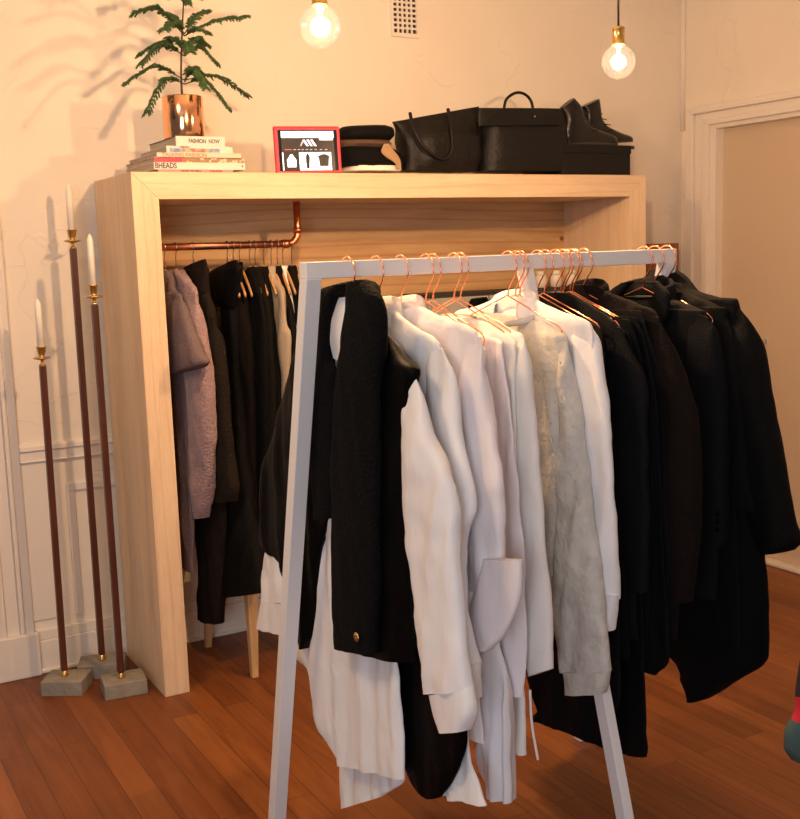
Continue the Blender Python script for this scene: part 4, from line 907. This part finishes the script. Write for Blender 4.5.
# ------------------------------------------------------------------ pendant bulbs
def bulb_glass():
    m, t, N, L, P = nt('bulb_glass'); out = [n for n in N if n.type == 'OUTPUT_MATERIAL'][0]
    tr = N.new('ShaderNodeBsdfTransparent'); gl = N.new('ShaderNodeBsdfGlossy'); gl.inputs['Roughness'].default_value = .05
    em = N.new('ShaderNodeEmission'); em.inputs['Color'].default_value = (1, .78, .50, 1); em.inputs['Strength'].default_value = .17
    lw = N.new('ShaderNodeLayerWeight'); lw.inputs['Blend'].default_value = .25
    m1 = N.new('ShaderNodeMixShader'); L.new(lw.outputs['Facing'], m1.inputs[0]); L.new(tr.outputs[0], m1.inputs[1]); L.new(gl.outputs[0], m1.inputs[2])
    ad = N.new('ShaderNodeAddShader'); L.new(m1.outputs[0], ad.inputs[0]); L.new(em.outputs[0], ad.inputs[1]); L.new(ad.outputs[0], out.inputs['Surface']); return m
M['bulbglass'] = bulb_glass(); M['filament'] = emit('filament', (1, .62, .25), 90)
def pendant(px, py, rpx, depth, label, power):
    d = ray(px, py); c = CPOS+d*(depth/CF); r = rpx*depth/CF
    h = thing('pendant_lamp', label, 'lamp', (c.x, c.y, c.z), 'bare bulb pendants')
    bm = bmesh.new(); prof = [(max(.001, r*math.sin(math.radians(a))), -r*math.cos(math.radians(a))) for a in range(2, 156, 7)]
    prof += [(r*.36, r*1.0), (r*.34, r*1.12)]
    lathe(bm, prof, c, 40); obj('globe', bm, M['bulbglass'], h)
    bm = bmesh.new(); lathe(bm, [(r*.40, r*.98), (r*.40, r*1.05), (r*.36, r*1.08), (r*.36, r*1.85), (r*.38, r*1.87), (r*.38, r*1.95), (r*.3, r*2.02), (.006, r*2.05)], c, 24); obj('socket', bm, M['brass'], h, label='brass socket')
    bm = bmesh.new(); tube(bm, [(c.x, c.y, c.z+r*2.0), (c.x, c.y, 2.95)], .003, 8); obj('cord', bm, M['cord'], h)
    bm = bmesh.new()
    pts = []
    for k in range(17):
        a = 2*PI*k/16; pts.append((c.x+math.cos(a)*r*.26, c.y+math.sin(a)*r*.26, c.z+r*(.1+.22*(k % 2)-.1)))
    tube(bm, pts, .0016, 6); obj('filament', bm, M['filament'], h)
    bm = bmesh.new(); lathe(bm, [(r*.12, r*1.0), (r*.09, r*.45), (r*.03, r*.3)], c, 12); obj('filament_stem', bm, M['porcelain'], h)
    l = bpy.data.lights.new('bulb_light', 'POINT'); l.energy = power; l.color = (1, .59, .29); l.shadow_soft_size = r*.5
    lo = bpy.data.objects.new('bulb_light', l); lo.location = c; C.objects.link(lo)
    return c
pc1 = pendant(320.5, 27, 21, 2.75, 'left glowing globe bulb pendant with a brass socket, nearer and larger', 42)
pc2 = pendant(618.5, 62, 16.8, 3.05, 'right glowing globe bulb pendant hanging on a black cord', 42)
print('bulbs', pc1, pc2)

# ------------------------------------------------------------------ reddish frame behind the rack, at the wall
FYm = YW-.10
a0 = onY(647, 244, FYm); a1 = onY(679, 243, FYm)
mf = thing('wooden_screen', 'narrow reddish-brown wooden screen standing between the wardrobe and the door casing', 'screen', (a0.x, FYm, 0))
for x0, x1 in ((a0.x, a0.x+.075), (a1.x-.03, a1.x)): obj('stile', BOX(x0, x1, FYm, FYm+.035, 0, a0.z-.03), M['redwood'], mf, smooth=False, bevel=.003)
obj('top_bar', BOX(a0.x, a1.x, FYm, FYm+.035, a0.z-.03, a0.z), M['redwood'], mf, smooth=False, bevel=.003)
obj('backing', BOX(a0.x+.07, a1.x-.025, FYm+.015, FYm+.022, .05, a0.z-.03), M['grey_paint'], mf, smooth=False)

# ------------------------------------------------------------------ printed scarf at the right edge, on a coat stand beyond the frame
d = ray(812, 735); sp_ = CPOS+d*(2.2/CF)
cs = thing('coat_stand', 'slim dark coat stand just beyond the right edge, holding the printed scarf', 'coat stand', (sp_.x+.06, sp_.y-.02, 0))
bm = bmesh.new(); lathe(bm, [(.14, 0), (.14, .012), (.02, .02), (.014, .05), (.014, 1.6), (.004, 1.62)], (sp_.x+.06, sp_.y-.02, 0), 20); obj('pole', bm, M['mahog'], cs)
bm = bmesh.new(); tube(bm, smooth_path([(sp_.x+.06, sp_.y-.02, 1.25), (sp_.x+.02, sp_.y-.02, 1.24), (sp_.x+.0, sp_.y-.02, 1.28)], 4), .008, 8); obj('peg', bm, M['mahog'], cs)
pm, t_, N_, L_, P_ = nt('printed_wool'); P_.inputs['Roughness'].default_value = .9
v_ = coords(N_, L_, (1, 1, 1)); n_ = N_.new('ShaderNodeTexNoise'); n_.inputs['Scale'].default_value = 14; n_.inputs['Detail'].default_value = 1; L_.new(v_, n_.inputs['Vector'])
sx_ = N_.new('ShaderNodeSeparateXYZ'); L_.new(v_, sx_.inputs[0])
ma = N_.new('ShaderNodeMath'); ma.operation = 'MULTIPLY_ADD'; ma.inputs[1].default_value = .06; L_.new(n_.outputs['Fac'], ma.inputs[0]); L_.new(sx_.outputs['Z'], ma.inputs[2])
zlo = onX(800, 760, sp_.x).z
mr = N_.new('ShaderNodeMapRange'); mr.inputs['From Min'].default_value = zlo+.02; mr.inputs['From Max'].default_value = zlo+.26; L_.new(ma.outputs[0], mr.inputs['Value'])
rr_ = N_.new('ShaderNodeValToRGB'); rr_.color_ramp.interpolation = 'CONSTANT'; e = rr_.color_ramp.elements
for pz, c_ in ((0, (.55, .05, .02)), (.13, (.05, .09, .085)), (.52, (.5, .015, .03)), (.66, (.02, .012, .018))):
    x = e.new(pz) if pz > 0 else e[0]; x.color = (*c_, 1)
e.remove(e[-1]); L_.new(mr.outputs[0], rr_.inputs['Fac']); L_.new(rr_.outputs['Color'], P_.inputs['Base Color'])
sy0 = sp_.y
bm = LOFT([((810, 560), (850, 560), .02), ((806, 640), (850, 640)), ((798, 690), (850, 690)), ((797, 712), (850, 712)), ((789, 733), (845, 735)), ((788, 748), (842, 752)), ((796, 762), (836, 770))], sp_.y, .03, mode='Y', fold=.006, seed=70)
o = obj('printed_scarf', bm, pm); tag(o, 'dark printed scarf with red and teal bands at the right edge of the room', 'scarf')

# ------------------------------------------------------------------ light
w = bpy.data.worlds.new('world'); S.world = w; w.use_nodes = True
bg = w.node_tree.nodes['Background']; bg.inputs['Color'].default_value = (.95, .84, .74, 1); bg.inputs['Strength'].default_value = .10
def area(name, loc, look, sx, sy, e, col):
    l = bpy.data.lights.new(name, 'AREA'); l.shape = 'RECTANGLE'; l.size = sx; l.size_y = sy; l.energy = e; l.color = col
    o = bpy.data.objects.new(name, l); o.location = loc; o.rotation_euler = (Vector(look)-Vector(loc)).to_track_quat('-Z', 'Y').to_euler(); C.objects.link(o)
area('window_daylight', (-1.5, -1.5, 1.7), (1.4, 2.4, 1.0), 1.6, 1.6, 50, (.88, .92, 1.0))
area('warm_fill', (-.5, 1.9, 2.85), (.3, 2.9, 0), .6, .6, 19, (1, .66, .36))  # added warm fill from overhead to brighten the left floor, no fixture here
S.view_settings.view_transform = 'Standard'; S.view_settings.look = 'None'; S.view_settings.gamma = 1; S.view_settings.use_curve_mapping = False
S.view_settings.exposure = .38
